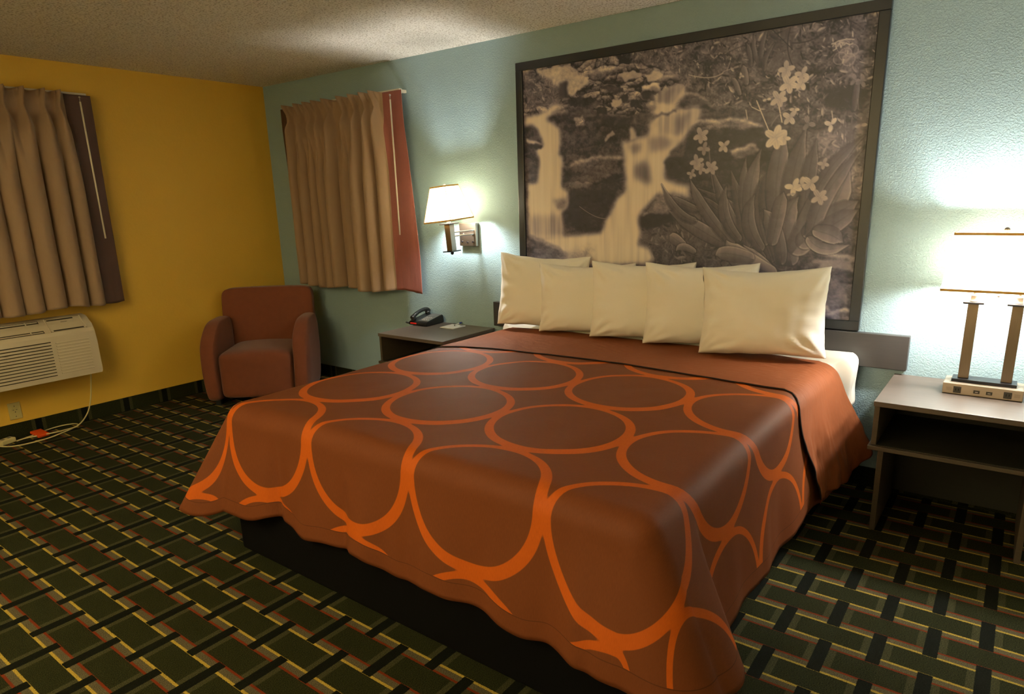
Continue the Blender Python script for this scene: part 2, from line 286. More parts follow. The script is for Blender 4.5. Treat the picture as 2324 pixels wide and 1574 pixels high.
# ---------------------------------------------------------------- the print over the bed, drawn procedurally (all positions are fractions of the print)
POLY=[[[[-.0093,-.0225],[.6056,.0189],[.6128,.2346],[.5379,.2331],[.3887,.2375],[.1766,.175],[-.0139,.1866]],.36,.62,"stone",2],[[[.0532,.0036],[.1683,.0044],[.2081,.0407],[.2385,.0799],[.2075,.1147],[.1766,.13],[.1316,.093],[.0614,.0668]],.72,.18,"rock",2],[[[-.0005,.0094],[.0625,.0203],[.1451,.0951],[.1678,.1336],[.1074,.1503],[.0067,.1525]],.36,.45,"fol",3],[[[.1363,.0683],[.1637,.0632],[.1673,.1387],[.1311,.1336]],.2,.15,"streak",3],[[[.0057,.1895],[.0589,.2331],[.063,.3028],[.0764,.3573],[.0547,.52],[.0052,.4786]],.2,.2,"rock",3],[[[.0836,.1888],[.1766,.175],[.3887,.2375],[.4295,.2905],[.3702,.342],[.364,.5323],[.3098,.6347],[.2747,.7146],[.1451,.7219],[.143,.3631],[.1347,.2317]],.2,.22,"rock",3],[[[.1704,.3965],[.2648,.3733],[.35,.39],[.3464,.4604],[.2824,.4822],[.2204,.5156],[.1699,.5192]],.3,.24,"rock",3],[[[.1415,.5236],[.2204,.5156],[.2824,.4822],[.3423,.4597],[.3345,.557],[.3098,.6347],[.2747,.7088],[.174,.6768],[.1404,.6768]],.13,.1,"rock",4],[[[.1673,.1743],[.2468,.1801],[.2731,.2229],[.2122,.2251],[.1714,.2259]],.22,.18,"rock",2],[[[.1941,.2128],[.2163,.2157],[.221,.252],[.1895,.2484]],.6,.5,"fol",2],[[[.2948,.3101],[.3242,.2832],[.3221,.3028],[.303,.3261]],.58,.15,"rock",1],[[[.2297,.0349],[.3304,.0428],[.3387,.0683],[.2638,.0893],[.2385,.0755]],.3,.35,"rock",1],[[[.3345,.077],[.3867,.0675],[.4104,.0806],[.4068,.0988],[.3552,.1038]],.68,.12,"rock",1],[[[.4182,.0864],[.4641,.0806],[.4719,.1002],[.4497,.1191],[.4223,.1104]],.74,.14,"rock",1],[[[.4682,.1046],[.5163,.1031],[.5421,.1213],[.5354,.1336],[.4724,.1235]],.25,.3,"rock",1],[[[.3061,.1009],[.3392,.1155],[.3557,.1329],[.3433,.1452],[.3061,.13],[.2808,.1111]],.16,.12,"rock",1],[[[.3356,.1583],[.3717,.1496],[.3681,.1823],[.348,.1837]],.13,.1,"rock",1],[[[.3764,.1786],[.412,.1837],[.4084,.1975],[.3805,.1961]],.1,.1,"rock",1],[[[.3067,.1736],[.3232,.1561],[.348,.1794],[.3438,.1932],[.3149,.1895]],.68,.1,"rock",1],[[[.4073,.1264],[.4646,.1264],[.4693,.1547],[.4073,.1503]],.55,.3,"rock",1],[[[.4058,.1474],[.4538,.1547],[.4507,.1801],[.412,.1743]],.12,.1,"rock",1],[[[.5426,.1438],[.5741,.1264],[.6097,.1452],[.6118,.2121],[.54,.1794]],.17,.15,"rock",2],[[[.5157,.2215],[.54,.1837],[.6118,.2077],[.5916,.2317],[.5194,.2309]],.2,.25,"rock",2],[[[.1673,.1387],[.2468,.1402],[.2984,.1866],[.2468,.1852],[.1673,.1641]],.2,.2,"rock",1],[[[.2643,.1924],[.2984,.1917],[.2943,.2208],[.2643,.2171]],.12,.1,"rock",1],[[[.397,.2338],[.4166,.2171],[.444,.2397],[.4414,.2912],[.4218,.3181],[.398,.2963]],.22,.2,"rock",2],[[[.2814,.2142],[.3887,.2375],[.3815,.2702],[.2819,.2534]],.17,.12,"rock",2],[[[.5271,-.0501],[1.0005,-.0167],[1.0062,.3333],[.8787,.3181],[.7429,.2571],[.5973,.2375],[.5447,.1365],[.493,.0893],[.3727,.0276],[.3722,-.0123]],.27,.6,"fol",2],[[[.8978,.2077],[.9892,.2222],[.9948,.3043],[.8916,.2767]],.13,.1,"fol",5],[[[.7414,-.0174],[.8105,-.0015],[.8379,.1285],[.7646,.1293]],.26,.3,"fol",3],[[[.5142,.1634],[.5958,.191],[.6335,.2426],[.5534,.2317],[.5219,.2273]],.2,.25,"rock",2],[[[.5555,.2876],[.5978,.2687],[.6933,.2847],[.7563,.3108],[.7522,.3326],[.5994,.3159]],.38,.35,"rock",2],[[[.556,.3115],[.7522,.3326],[.7537,.3704],[.6618,.3696],[.5694,.345]],.14,.15,"rock",2],[[[.4744,.435],[.5065,.3878],[.557,.3515],[.7646,.3646],[.7909,.4575],[.6071,.5585],[.5168,.5381]],.15,.14,"rock",3],[[[.6686,.3936],[.7372,.3769],[.7553,.4089],[.6877,.4263]],.42,.25,"rock",2],[[[.8709,.3602],[.92,.337],[.9871,.3312],[1.0031,.5723],[.8885,.4938],[.8482,.4168]],.4,.4,"fol",3],[[[.4089,.6311],[.5302,.5556],[.6087,.6078],[.6717,.642],[.9933,.5715],[1.0103,.8315],[.4832,.862],[.4104,.7291]],.2,.28,"fol",3],[[[.4089,.6311],[.4368,.6049],[.477,.5497],[.5168,.5468],[.5447,.5984],[.5256,.6282]],.42,.18,"rock",2],[[[.4089,.6267],[.5116,.6151],[.5194,.6492],[.4378,.6841],[.4094,.6667]],.1,.06,"rock",2],[[[.413,.6841],[.5132,.6667],[.651,.7502],[.7264,.8061],[.7284,.8562],[.4414,.8736],[.4177,.7386]],.24,.3,"fol",3],[[[.8663,.7603],[.8973,.7436],[1.0072,.7865],[1.0165,1.0094],[.8802,1.0261]],.22,.3,"rock",2],[[[.9029,.7908],[.9974,.7865],[1.0005,.8322],[.9174,.8177]],.5,.14,"rock",2],[[[.9241,.8366],[.9721,.8649],[.9969,.9332],[.936,.955],[.9215,.8918]],.42,.2,"rock",2],[[[.9303,.947],[.9577,.9688],[.9928,.9492],[.9964,1.0044],[.9334,1.0036]],.38,.25,"rock",2],[[[.0057,.1895],[.0501,.1895],[.0883,.1736],[.1074,.1554],[.1673,.1561],[.1446,.1707],[.1022,.191],[.0831,.2099],[.1069,.228],[.1301,.2513],[.1389,.289],[.1384,.3312],[.1291,.3617],[.143,.3733],[.1394,.5018],[.1652,.5294],[.16,.5948],[.1409,.6107],[.1399,.7277],[.0103,.724],[.0103,.4786],[.0501,.4808],[.0568,.3885],[.0428,.3275],[.0769,.3253],[.0583,.2593],[.0398,.2309],[.0052,.2266]],.86,.14,"streak",5],[[[.0088,.2861],[.0382,.2948],[.0723,.3166],[.033,.313],[.0088,.297]],.72,.1,"streak",2],[[[.0083,.3108],[.048,.3094],[.0769,.3304],[.0527,.3362],[.0129,.3304]],.14,.1,"rock",2],[[[.0124,.6202],[.1409,.6216],[.1399,.7277],[.016,.7175]],.62,.3,"streak",10],[[[.1125,.5548],[.1606,.5454],[.1507,.5999],[.1172,.594]],.42,.15,"rock",6],[[[.428,.2142],[.4662,.1823],[.4765,.1511],[.5426,.1394],[.54,.1794],[.5152,.2026],[.5137,.2302],[.588,.2309],[.5787,.2752],[.5539,.281],[.5478,.3312],[.523,.366],[.4899,.411],[.4879,.488],[.5643,.5163],[.5617,.5643],[.5121,.5381],[.4657,.5461],[.4068,.6253],[.4156,.687],[.4084,.7495],[.4455,.7589],[.4626,.8046],[.4388,.8272],[.1244,.8417],[.1538,.8061],[.0511,.7291],[.2834,.6986],[.3098,.6347],[.3345,.5621],[.364,.5323],[.3583,.3805],[.3495,.3304],[.3779,.3282],[.4337,.3195],[.4368,.2672],[.4595,.2462]],.86,.16,"streak",6],[[[.4388,.1685],[.477,.1561],[.5354,.1423],[.5323,.1641],[.5039,.2055],[.4626,.1954]],.62,.3,"streak",4],[[[.4657,.159],[.5173,.1489],[.4925,.1997],[.4662,.1961]],.5,.3,"streak",4],[[[.4239,.1946],[.4507,.1801],[.4631,.2142],[.4362,.2244]],.5,.25,"rock",4],[[[.4672,.2476],[.5844,.2353],[.5787,.2796],[.5441,.3217],[.461,.313],[.4564,.2745]],.72,.3,"streak",4],[[[.5168,.2629],[.5529,.2491],[.5467,.2941],[.5219,.3188]],.48,.25,"streak",6],[[[.4362,.2433],[.5194,.2331],[.5235,.2382],[.4404,.2556]],.36,.2,"rock",2],[[[.4378,.3246],[.4765,.3239],[.5075,.3413],[.493,.3725],[.4388,.3776]],.55,.2,"streak",7],[[[.3743,.3428],[.4146,.3413],[.4109,.3755],[.3789,.3827]],.55,.2,"streak",6],[[[.3877,.4328],[.4233,.406],[.4399,.4459],[.4491,.5054],[.4249,.4996],[.3965,.4779]],.38,.15,"streak",8],[[[.3733,.284],[.3856,.2803],[.4022,.3261],[.3779,.3282]],.72,.15,"streak",3],[[[.4827,.4198],[.5013,.4067],[.524,.4132],[.5658,.4452],[.5596,.4916],[.5028,.4793]],.12,.1,"rock",3],[[[.4935,.3922],[.523,.3617],[.5488,.3682],[.5426,.4103],[.509,.4074]],.33,.2,"rock",3],[[[.0057,.7153],[.0511,.7291],[.1255,.7618],[.159,.8003],[.1487,.8402],[-.0021,.8475]],.27,.22,"rock",3],[[[.1394,.801],[.2659,.7524],[.2385,.8359],[.1342,.841]],.66,.2,"rock",12]]
LEAF=[[[[.7956,.7872],[.7197,.6427],[.5813,.5243]],.034,.3],[[[.7723,.7879],[.6717,.642],[.5689,.5403]],.03,.26],[[[.6629,.7335],[.5854,.6754],[.5018,.6107]],.04,.42],[[[.5834,.6078],[.5374,.5817],[.507,.5548]],.024,.34],[[[.5782,.65],[.525,.6064],[.4791,.5069]],.024,.36],[[[.7357,.74],[.6773,.626],[.6221,.4452]],.03,.36],[[[.7295,.74],[.7062,.602],[.6773,.4648]],.03,.33],[[[.6871,.7328],[.6087,.6078],[.5643,.4909]],.03,.38],[[[.746,.7153],[.7166,.5621],[.7161,.4212]],.028,.38],[[[.7522,.7153],[.7331,.5468],[.7548,.3936]],.038,.42],[[[.7754,.7226],[.7584,.5955],[.7801,.4561]],.04,.36],[[[.809,.7146],[.7744,.5795],[.7904,.4423]],.036,.33],[[[.8054,.6434],[.7981,.488],[.8121,.3391]],.052,.44],[[[.8389,.6514],[.8369,.5054],[.8616,.3304]],.05,.4],[[[.8709,.6434],[.874,.5076],[.8869,.3762]],.04,.36],[[[.8234,.7858],[.8018,.6826],[.7703,.6115]],.05,.47],[[[.8456,.785],[.8281,.6587],[.856,.5672]],.055,.42],[[[.8653,.7371],[.906,.6137],[.9386,.4386]],.075,.5],[[[.8802,.7211],[.936,.6071],[.968,.4764]],.06,.52],[[[.889,.6899],[.9479,.6296],[.9943,.5861]],.05,.44],[[[.8957,.7131],[.9184,.5694],[.9928,.4147]],.04,.42],[[[.8931,.5679],[.9277,.467],[.9948,.3733]],.03,.36],[[[.9009,.7131],[.9494,.6594],[.9964,.6151]],.045,.4],[[[.7976,.8359],[.7615,.7967],[.7207,.74]],.035,.5],[[[.7925,.8446],[.714,.7901],[.6748,.7248]],.06,.55],[[[.7377,.7894],[.6768,.7749],[.6464,.7843]],.04,.5],[[[.8911,.7211],[.9293,.7509],[.984,.7342]],.028,.55],[[[.9102,.6899],[.9422,.7044],[.9685,.7269]],.04,.5],[[[.824,.7938],[.8147,.7219],[.793,.6115]],.03,.36],[[[.7651,.7473],[.7315,.6507],[.745,.5556]],.035,.34],[[[.7047,.716],[.6649,.6253],[.6675,.52]],.03,.35],[[[.7981,.7226],[.8095,.6122],[.8172,.5505]],.035,.42],[[[.7367,.1097],[.7202,.0566],[.7207,-.0007]],.012,.42],[[[.7419,.1111],[.7393,.053],[.7527,-.0073]],.012,.36],[[[.7057,.1627],[.6985,.1249],[.6944,.1024]],.016,.5],[[[.6897,.1975],[.6768,.1583],[.6675,.1416]],.012,.46],[[[.714,.106],[.7093,.0617],[.7001,.0305]],.01,.4],[[[.7481,.1264],[.7517,.0842],[.7713,.045]],.012,.36],[[[.9654,.2869],[.9664,.2324],[.9685,.1924]],.014,.36],[[[.5483,.7444],[.5209,.719],[.5075,.7102]],.03,.5],[[[.5818,.7691],[.5488,.7531],[.5292,.7712]],.02,.5]]
FL=[[[.8105,.1837],.024,.3,5,.86],[[.8431,.1859],.018,1.0,4,.86],[[.8415,.1576],.018,.4,4,.8],[[.8033,.1351],.02,.9,5,.78],[[.7883,.2288],.022,.2,5,.8],[[.7599,.2273],.01,0,2,.85],[[.8198,.2948],.02,.8,4,.8],[[.8296,.2694],.012,.2,2,.86],[[.9179,.3312],.017,1.4,3,.86],[[.984,.3406],.013,0,2,.7],[[.7873,.3588],.03,.5,6,.92],[[.809,.3646],.016,.1,4,.9],[[.5896,.3312],.022,.5,5,.72],[[.6551,.3762],.018,.9,4,.76],[[.5994,.3805],.018,.2,4,.62],[[.5808,.427],.02,.7,5,.68],[[.6216,.4524],.02,.1,5,.66],[[.5932,.4539],.016,.3,4,.66],[[.5674,.4713],.014,.4,4,.66],[[.841,.533],.022,.3,4,.92],[[.8591,.5272],.02,2.5,3,.84],[[.8818,.5214],.022,.9,4,.8],[[.9035,.5701],.021,.2,5,.74],[[.8358,.5577],.01,0,2,.7],[[.888,.1932],.012,.4,4,.36],[[.9618,.1954],.014,.4,3,.52],[[.9773,.2041],.014,.9,3,.5],[[.9886,.3094],.016,.2,4,.45],[[.6918,.1373],.008,.4,3,.75],[[.8647,.3203],.018,.3,3,.52],[[.9076,.4582],.014,.3,4,.7]]
ST=[[[[.7346,.2288],[.7491,.2723],[.7697,.3333]],.0022,.8],[[[.7223,.2476],[.7439,.2643]],.0016,.8],[[[.7909,.2542],[.8012,.3094]],.0022,.85],[[[.7083,.2564],[.7135,.2883]],.0018,.75],[[[.9164,.2876],[.9205,.3166]],.0018,.7],[[[.6133,.374],[.6242,.4749],[.6366,.5497]],.0028,.35],[[[.5488,.1097],[.6056,.1293],[.6433,.1184]],.0015,.7],[[[.6433,.1155],[.6593,.1111],[.6825,.1053]],.0015,.6],[[[.6536,.1104],[.6608,.0842]],.0012,.6],[[[.8214,.268],[.795,.2818],[.7744,.3195]],.0014,.5],[[[.9633,.2179],[.967,.2745]],.002,.4],[[[.9695,.2186],[.9742,.2883]],.002,.45],[[[.9468,.3108],[.9499,.3951]],.0025,.32],[[[.9628,.3123],[.9623,.4125]],.0028,.3],[[[.8038,.2121],[.8069,.2331]],.002,.4],[[[.8167,.1322],[.8152,.1518]],.001,.5],[[[.8059,.0044],[.8043,.0799],[.8286,.1474]],.002,.12],[[[.8131,.0537],[.8637,.0508],[.9004,.0116]],.002,.12],[[[.7579,-.0065],[.8147,.0748]],.002,.14],[[[.6386,.0625],[.6949,.037],[.7491,.0341]],.0015,.14],[[[.2055,.5868],[.2602,.6289],[.3025,.6391]],.0012,.5]]
SIG=[[.9293,.0879],[.9489,.1046],[.9241,.1235],[.9437,.1307],[.9355,.1126]]
SC=[[[.9045,.0763],[.9184,.069],[.935,.0668],[.9515,.0712]],[[.906,.0828],[.9117,.0741],[.9148,.0915],[.9081,.0966]],[[.9169,.085],[.921,.0763],[.9246,.0901],[.9282,.0777]],[[.9298,.0842],[.9355,.0792],[.9432,.0857],[.9499,.0821]],[[.9313,.1394],[.9334,.1285],[.9319,.1285]],[[.9401,.1118],[.9406,.1038]]]
def paint_print(NX,NY):
    """grey-sepia print of a cascade among rocks and plants, as an NY x NX x 3 linear array (row 0 = top)"""
    rng=np.random.RandomState(7)
    asp=NX/NY
    V,U=np.meshgrid((np.arange(NY)+.5)/NY,(np.arange(NX)+.5)/NX,indexing='ij')
    def vn(fx,fy,seed):
        r=np.random.RandomState(seed); gx,gy=int(fx)+3,int(fy)+3
        g=r.rand(gy,gx); x=U*fx; y=V*fy; i=x.astype(int); j=y.astype(int); a=x-i; b=y-j
        a=a*a*(3-2*a); b=b*b*(3-2*b)
        return (g[j,i]*(1-a)+g[j,i+1]*a)*(1-b)+(g[j+1,i]*(1-a)+g[j+1,i+1]*a)*b-.5
    def ridg(n): return .5-2*np.abs(n)
    rock=.5*vn(16,20,1)+.55*ridg(vn(34,44,2))*.6+.5*vn(70,66,3)+.45*vn(150,120,4)+.35*vn(320,230,5)
    # leafy texture: many small strokes
    fol=.3*vn(22,18,6)+.3*vn(60,50,7)+.3*vn(260,200,9)
    H,W=NY,NX
    def patch(cx,cy,rad):
        x0=max(0,int((cx-rad)*W));x1=min(W,int((cx+rad)*W)+2);y0=max(0,int((cy-rad*asp)*H));y1=min(H,int((cy+rad*asp)*H)+2)
        return slice(y0,y1),slice(x0,x1)
    for k in range(5200):
        cx,cy=rng.rand(),rng.rand(); L=.004+.010*rng.rand()**2; w=L*(.16+.3*rng.rand()); t=rng.rand()*np.pi; v=rng.rand()*1.9-.8
        s=patch(cx,cy,L)
        if (s[0].stop<=s[0].start) or (s[1].stop<=s[1].start): continue
        dx=(U[s]-cx); dy=(V[s]-cy)/asp; a=dx*np.cos(t)+dy*np.sin(t); b=-dx*np.sin(t)+dy*np.cos(t)
        m=np.clip(1.6*(1-(a/L)**2-(b/w)**2),0,1)*.75
        fol[s]=fol[s]*(1-m)+m*v*(.55+.45*(b/w))
    streak=.5*vn(90,5,11)+.4*vn(190,7,12)+.3*vn(30,4,13)
    # broken rock: irregular cells, bright tops and dark joints
    def cells(fx,fy,seed):
        r=np.random.RandomState(seed); J=r.rand(int(fy)+4,int(fx)+4,3)
        x=U*fx+1+3*wx; y=V*fy+1+3*wy; i=x.astype(int); j=y.astype(int)
        b1=np.full(U.shape,9.); b2=b1.copy(); vv=np.zeros(U.shape); oy=np.zeros(U.shape)
        for di in (-1,0,1):
            for dj in (-1,0,1):
                q=J[np.clip(j+dj,0,J.shape[0]-1),np.clip(i+di,0,J.shape[1]-1)]
                ex=x-(i+di+q[...,0]); ey=y-(j+dj+q[...,1]); d=np.hypot(ex,ey); c=d<b1
                b2=np.where(c,b1,np.minimum(b2,d)); vv=np.where(c,q[...,2],vv); oy=np.where(c,ey,oy); b1=np.where(c,d,b1)
        return (vv-.5)*.75-np.clip(oy,-.6,.6)*.55-.45*np.clip(1-(b2-b1)*6,0,1)
    wx,wy=.12*vn(60,60,31)+.2*vn(20,20,33),.12*vn(60,60,32)+.2*vn(20,20,34)
    stone=.75*cells(20,30,41)+.4*cells(46,60,42)+.55*rock
    bould=.35*cells(9,12,43)+.25*cells(40,44,44)+.75*rock
    tex={'rock':bould,'stone':stone,'fol':fol,'streak':streak}
    img=.25+bould*.3
    def blur(m,r):
        r=int(r)
        if r<1: return m
        for ax in (0,1):
            c=np.cumsum(np.pad(m,[(r+1,r) if i==ax else (0,0) for i in (0,1)],mode='edge'),axis=ax)
            n=m.shape[ax]
            m=(np.take(c,range(2*r+1,2*r+1+n),axis=ax)-np.take(c,range(0,n),axis=ax))/(2*r+1)
        return m
    def inside(p,UU,VV):
        r=np.zeros(UU.shape,bool); n=len(p)
        for i in range(n):
            (x0,y0),(x1,y1)=p[i],p[i-1]
            if y0==y1: continue
            r^=((y0>VV)!=(y1>VV))&(UU<(x1-x0)*(VV-y0)/(y1-y0)+x0)
        return r
    wu=.012*vn(40,40,21)+.008*vn(110,90,22); wv=.014*vn(40,40,23)+.01*vn(110,90,24)
    for p,v,a,kind,soft in POLY:
        k=0 if kind=='streak' else 1
        m=inside(p,U+wu*(.5+.5*k),V+wv*(.5+.5*k)).astype(float)
        m=blur(blur(m,soft*NX/900),soft*NX/900)
        t=tex[kind]
        tt=v+a*t*1.3
        if kind=='rock' and a>.2:   # sun-lit tops, dark undersides
            sh=blur(m,5)-np.concatenate([np.repeat(blur(m,5)[:1],6,0),blur(m,5)[:-6]],0)
            tt=tt+sh*.6
        img=img*(1-m)+tt*m
    def stroke(p,w,v,taper=False,shade=False):
        nonlocal img
        P0,P1,P2=(p if len(p)==3 else (p[0],((p[0][0]+p[1][0])/2,(p[0][1]+p[1][1])/2),p[1]))[:3]
        c=(2*P1[0]-.5*(P0[0]+P2[0]),2*P1[1]-.5*(P0[1]+P2[1]))
        ts=np.linspace(0,1,40)
        X=(1-ts)**2*P0[0]+2*ts*(1-ts)*c[0]+ts**2*P2[0]; Y=(1-ts)**2*P0[1]+2*ts*(1-ts)*c[1]+ts**2*P2[1]
        ww=w*(.35+.65*np.sin(np.pi*np.clip(ts*.75+.22,0,1)))*np.clip((1-ts)*4,0,1)**.8 if taper else np.full(40,w)
        x0=max(0,int((X.min()-w)*W)-2);x1=min(W,int((X.max()+w)*W)+3);y0=max(0,int((Y.min()-w*asp)*H)-2);y1=min(H,int((Y.max()+w*asp)*H)+3)
        if x1<=x0 or y1<=y0: return
        s=(slice(y0,y1),slice(x0,x1)); uu=U[s]; vv=V[s]
        best=np.full(uu.shape,9.); side=np.zeros(uu.shape); tt=np.zeros(uu.shape); wl=np.full(uu.shape,1e-6)
        for i in range(39):
            ax,ay=X[i],Y[i]/asp; bx,by=X[i+1],Y[i+1]/asp; dx,dy=bx-ax,by-ay; L=dx*dx+dy*dy+1e-12
            q=np.clip(((uu-ax)*dx+(vv/asp-ay)*dy)/L,0,1); ex=uu-ax-q*dx; ey=vv/asp-ay-q*dy; d=np.hypot(ex,ey)
            wi=ww[i]+(ww[i+1]-ww[i])*q; b=d<best
            best=np.where(b,d,best); side=np.where(b,np.sign(dx*ey-dy*ex),side); tt=np.where(b,ts[i]+q/39,tt); wl=np.where(b,wi,wl)
        px=1.0/W
        m=np.clip((wl/2-best)/px+.5,0,1)
        if shade:
            r=best/(wl/2+1e-6); r=np.clip(r,0,1)
            val=v*(.78+.45*side*r*.6)+.10*(r>.86)*(side>0)+.06*tt-.05*(r<.08)+.10*streak[s]+.06*rock[s]
            img[s]=np.where((best-wl/2<3*px)&(best>wl/2),img[s]*.72,img[s])
        else: val=v
        img[s]=img[s]*(1-m)+val*m
    for p,w,v in ST: stroke(p,w*1.2,v)
    for p,w,v in LEAF: stroke(p,w,v*.92,True,True)
    for (cx,cy),r,ph,n,v in FL:
        s=patch(cx,cy,r*1.4)
        if (s[0].stop<=s[0].start) or (s[1].stop<=s[1].start): continue
        dx=U[s]-cx; dy=(V[s]-cy)/asp
        for k in range(n):
            t=ph+2*np.pi*k/n+.3*np.sin(k*5+ph); ox,oy=.52*r*np.cos(t),.52*r*np.sin(t)
            a=(dx-ox)*np.cos(t)+(dy-oy)*np.sin(t); b=-(dx-ox)*np.sin(t)+(dy-oy)*np.cos(t)
            e=(a/(.55*r))**2+(b/(.33*r))**2
            m=np.clip((1-e)*3,0,1); sh=v*(.82+.2*np.sqrt(np.clip(a/(1.1*r)+.5,0,1)))-.08*np.abs(np.sin(b/r*14))-.05*(k%2)
            img[s]=img[s]*(1-m)+sh*m
    for (cx,cy) in SIG:     # faint line-drawn blossom in the corner
        s=patch(cx,cy,.03); e=np.hypot((U[s]-cx)/.014,(V[s]-cy)/asp/.0135)
        m=np.clip(1-np.abs(e-1)*8,0,1)*.5+(e<1)*.22
        img[s]=img[s]*(1-m)+.66*m
    for p in SC:
        for i in range(len(p)-1): stroke([p[i],p[i+1]],.0022,.72)
    img=np.clip(img,0.02,1)
    g=img**1.05
    stops=np.array([0,.15,.35,.6,.85,1.]); R=np.array([.018,.046,.165,.42,.82,.92]); G=np.array([.019,.045,.145,.36,.71,.82]); B=np.array([.028,.064,.185,.39,.60,.72])
    return np.stack([np.interp(g,stops,c) for c in (R,G,B)],-1)

# ---------------------------------------------------------------- room shell
RX,RY,RZ=6.9,-5.3,2.44
def struct(name,V,F,m,uv=None):
    o=raw(name,V,F,m,None,uv,False); o['kind']='structure'; return o
def slab(name,x0,x1,y0,y1,z0,z1,m,uvf=None):
    V=[(x0,y0,z0),(x1,y0,z0),(x1,y1,z0),(x0,y1,z0),(x0,y0,z1),(x1,y0,z1),(x1,y1,z1),(x0,y1,z1)]
    F=[(0,3,2,1),(4,5,6,7),(0,1,5,4),(1,2,6,5),(2,3,7,6),(3,0,4,7)]
    return struct(name,V,F,m,[uvf(*v) for v in V] if uvf else None)
T=.1
slab('floor',-T,RX+T,RY-T,T,-T,0,M_CARP,lambda x,y,z:(x,y))
slab('ceiling',-T,RX+T,RY-T,T,RZ,RZ+T,M_CEIL)
slab('wall_back',-T,RX+T,0,T,0,RZ,M_TEAL)
slab('wall_left',-T,0,RY,0,0,RZ,M_YEL)
slab('wall_right',RX,RX+T,RY,0,0,RZ,M_CREAM)
slab('wall_front',-T,RX+T,RY-T,RY,0,RZ,M_CREAM)
slab('baseboard_left',0,.010,RY,0,0,.10,M_CARP,lambda x,y,z:(y+.06,-.998+z*.6))
slab('baseboard_back',.010,RX,-.010,0,0,.10,M_CARP,lambda x,y,z:(x,-.998+z*.6))
slab('baseboard_right',RX-.01,RX,RY,-.01,0,.10,M_CARP,lambda x,y,z:(y,-.93+z*.6))
slab('baseboard_front',.010,RX-.01,RY,RY+.01,0,.10,M_CARP,lambda x,y,z:(x,-.998+z*.6))

# ---------------------------------------------------------------- framed print
fr=thing('framed_picture','large black framed sepia print of a rocky cascade with white flowers above the bed','picture',(3.682,0,.797))
bm=bmesh.new(); FX0,FX1,FZ0,FZ1,FW=2.661,4.703,.799,2.274,.048
def fbx(x0,x1,z0,z1): bx(bm,x0-3.682,x1-3.682,-.032,-.001,z0-.797,z1-.797,.003)
fbx(FX0,FX1,FZ1-FW,FZ1); fbx(FX0,FX1,FZ0,FZ0+FW); fbx(FX0,FX0+FW,FZ0+FW,FZ1-FW); fbx(FX1-FW,FX1,FZ0+FW,FZ1-FW)
obj('frame',bm,M_FRAME,fr)
NX_,NY_=900,640
rgb=paint_print(NX_,NY_)
xs=np.linspace(FX0+FW,FX1-FW,NX_+1)-3.682; zs=np.linspace(FZ1-FW,FZ0+FW,NY_+1)-.797
V=np.empty(((NX_+1)*(NY_+1),3)); V[:,0]=np.tile(xs,NY_+1); V[:,1]=-.018; V[:,2]=np.repeat(zs,NX_+1)
i=np.arange(NX_*NY_); j,ii=i//NX_,i%NX_; a=j*(NX_+1)+ii
F=np.stack([a,a+NX_+1,a+NX_+2,a+1],1).astype(np.int32)
me=bpy.data.meshes.new('print'); me.vertices.add(len(V)); me.vertices.foreach_set('co',V.ravel()); me.loops.add(F.size); me.loops.foreach_set('vertex_index',F.ravel())
me.polygons.add(len(F)); me.polygons.foreach_set('loop_start',np.arange(0,F.size,4,dtype=np.int32)); me.polygons.foreach_set('loop_total',np.full(len(F),4,dtype=np.int32)); me.update(calc_edges=True)
pc=np.pad(rgb,((0,1),(0,1),(0,0)),mode='edge'); pc=(pc[np.r_[0,0:NY_]][:,np.r_[0,0:NX_]]+pc[:, :])/2
ca=me.color_attributes.new('ink','FLOAT_COLOR','POINT'); col=np.ones((len(V),4)); col[:,:3]=pc.reshape(-1,3); ca.data.foreach_set('color',col.ravel())
M_PRINT,nt,b=newmat('printed_photograph'); at=N(nt,'ShaderNodeAttribute',attribute_name='ink'); nt.links.new(at.outputs[0],b.inputs['Base Color']); b.inputs['Roughness'].default_value=.36
me.materials.append(M_PRINT); link(bpy.data.objects.new('print',me),fr)
bm=bmesh.new(); bx(bm,FX0+.02-3.682,FX1-.02-3.682,-.014,-.001,FZ0+.02-.797,FZ1-.02-.797); obj('backing_board',bm,M_DEDGE,fr)

# ---------------------------------------------------------------- headboard
hb=box('headboard',2.432,4.925,-.042,-.0015,.628,.794,M_HB,None,.003)
tag(hb,'long low dark headboard panel fixed on the teal wall behind the pillows','headboard')

# ---------------------------------------------------------------- bed
bed=thing('bed','king size bed with white mattress on a black box base','bed',(3.655,-1.125,0))
def part(name,x0,x1,y0,y1,z0,z1,m,p,ox,oy,oz=0,bev=.004,seg=2,smooth=False):
    return box(name,x0-ox,x1-ox,y0-oy,y1-oy,z0-oz,z1-oz,m,p,bev,seg,smooth)
part('box_base',2.68,4.63,-2.20,-.06,.0,.37,M_BLACK,bed,3.655,-1.125,0,.015,3)
part('mattress',2.725,4.590,-2.17,-.055,.372,.635,M_WHITE,bed,3.655,-1.125,0,.05,5,True)

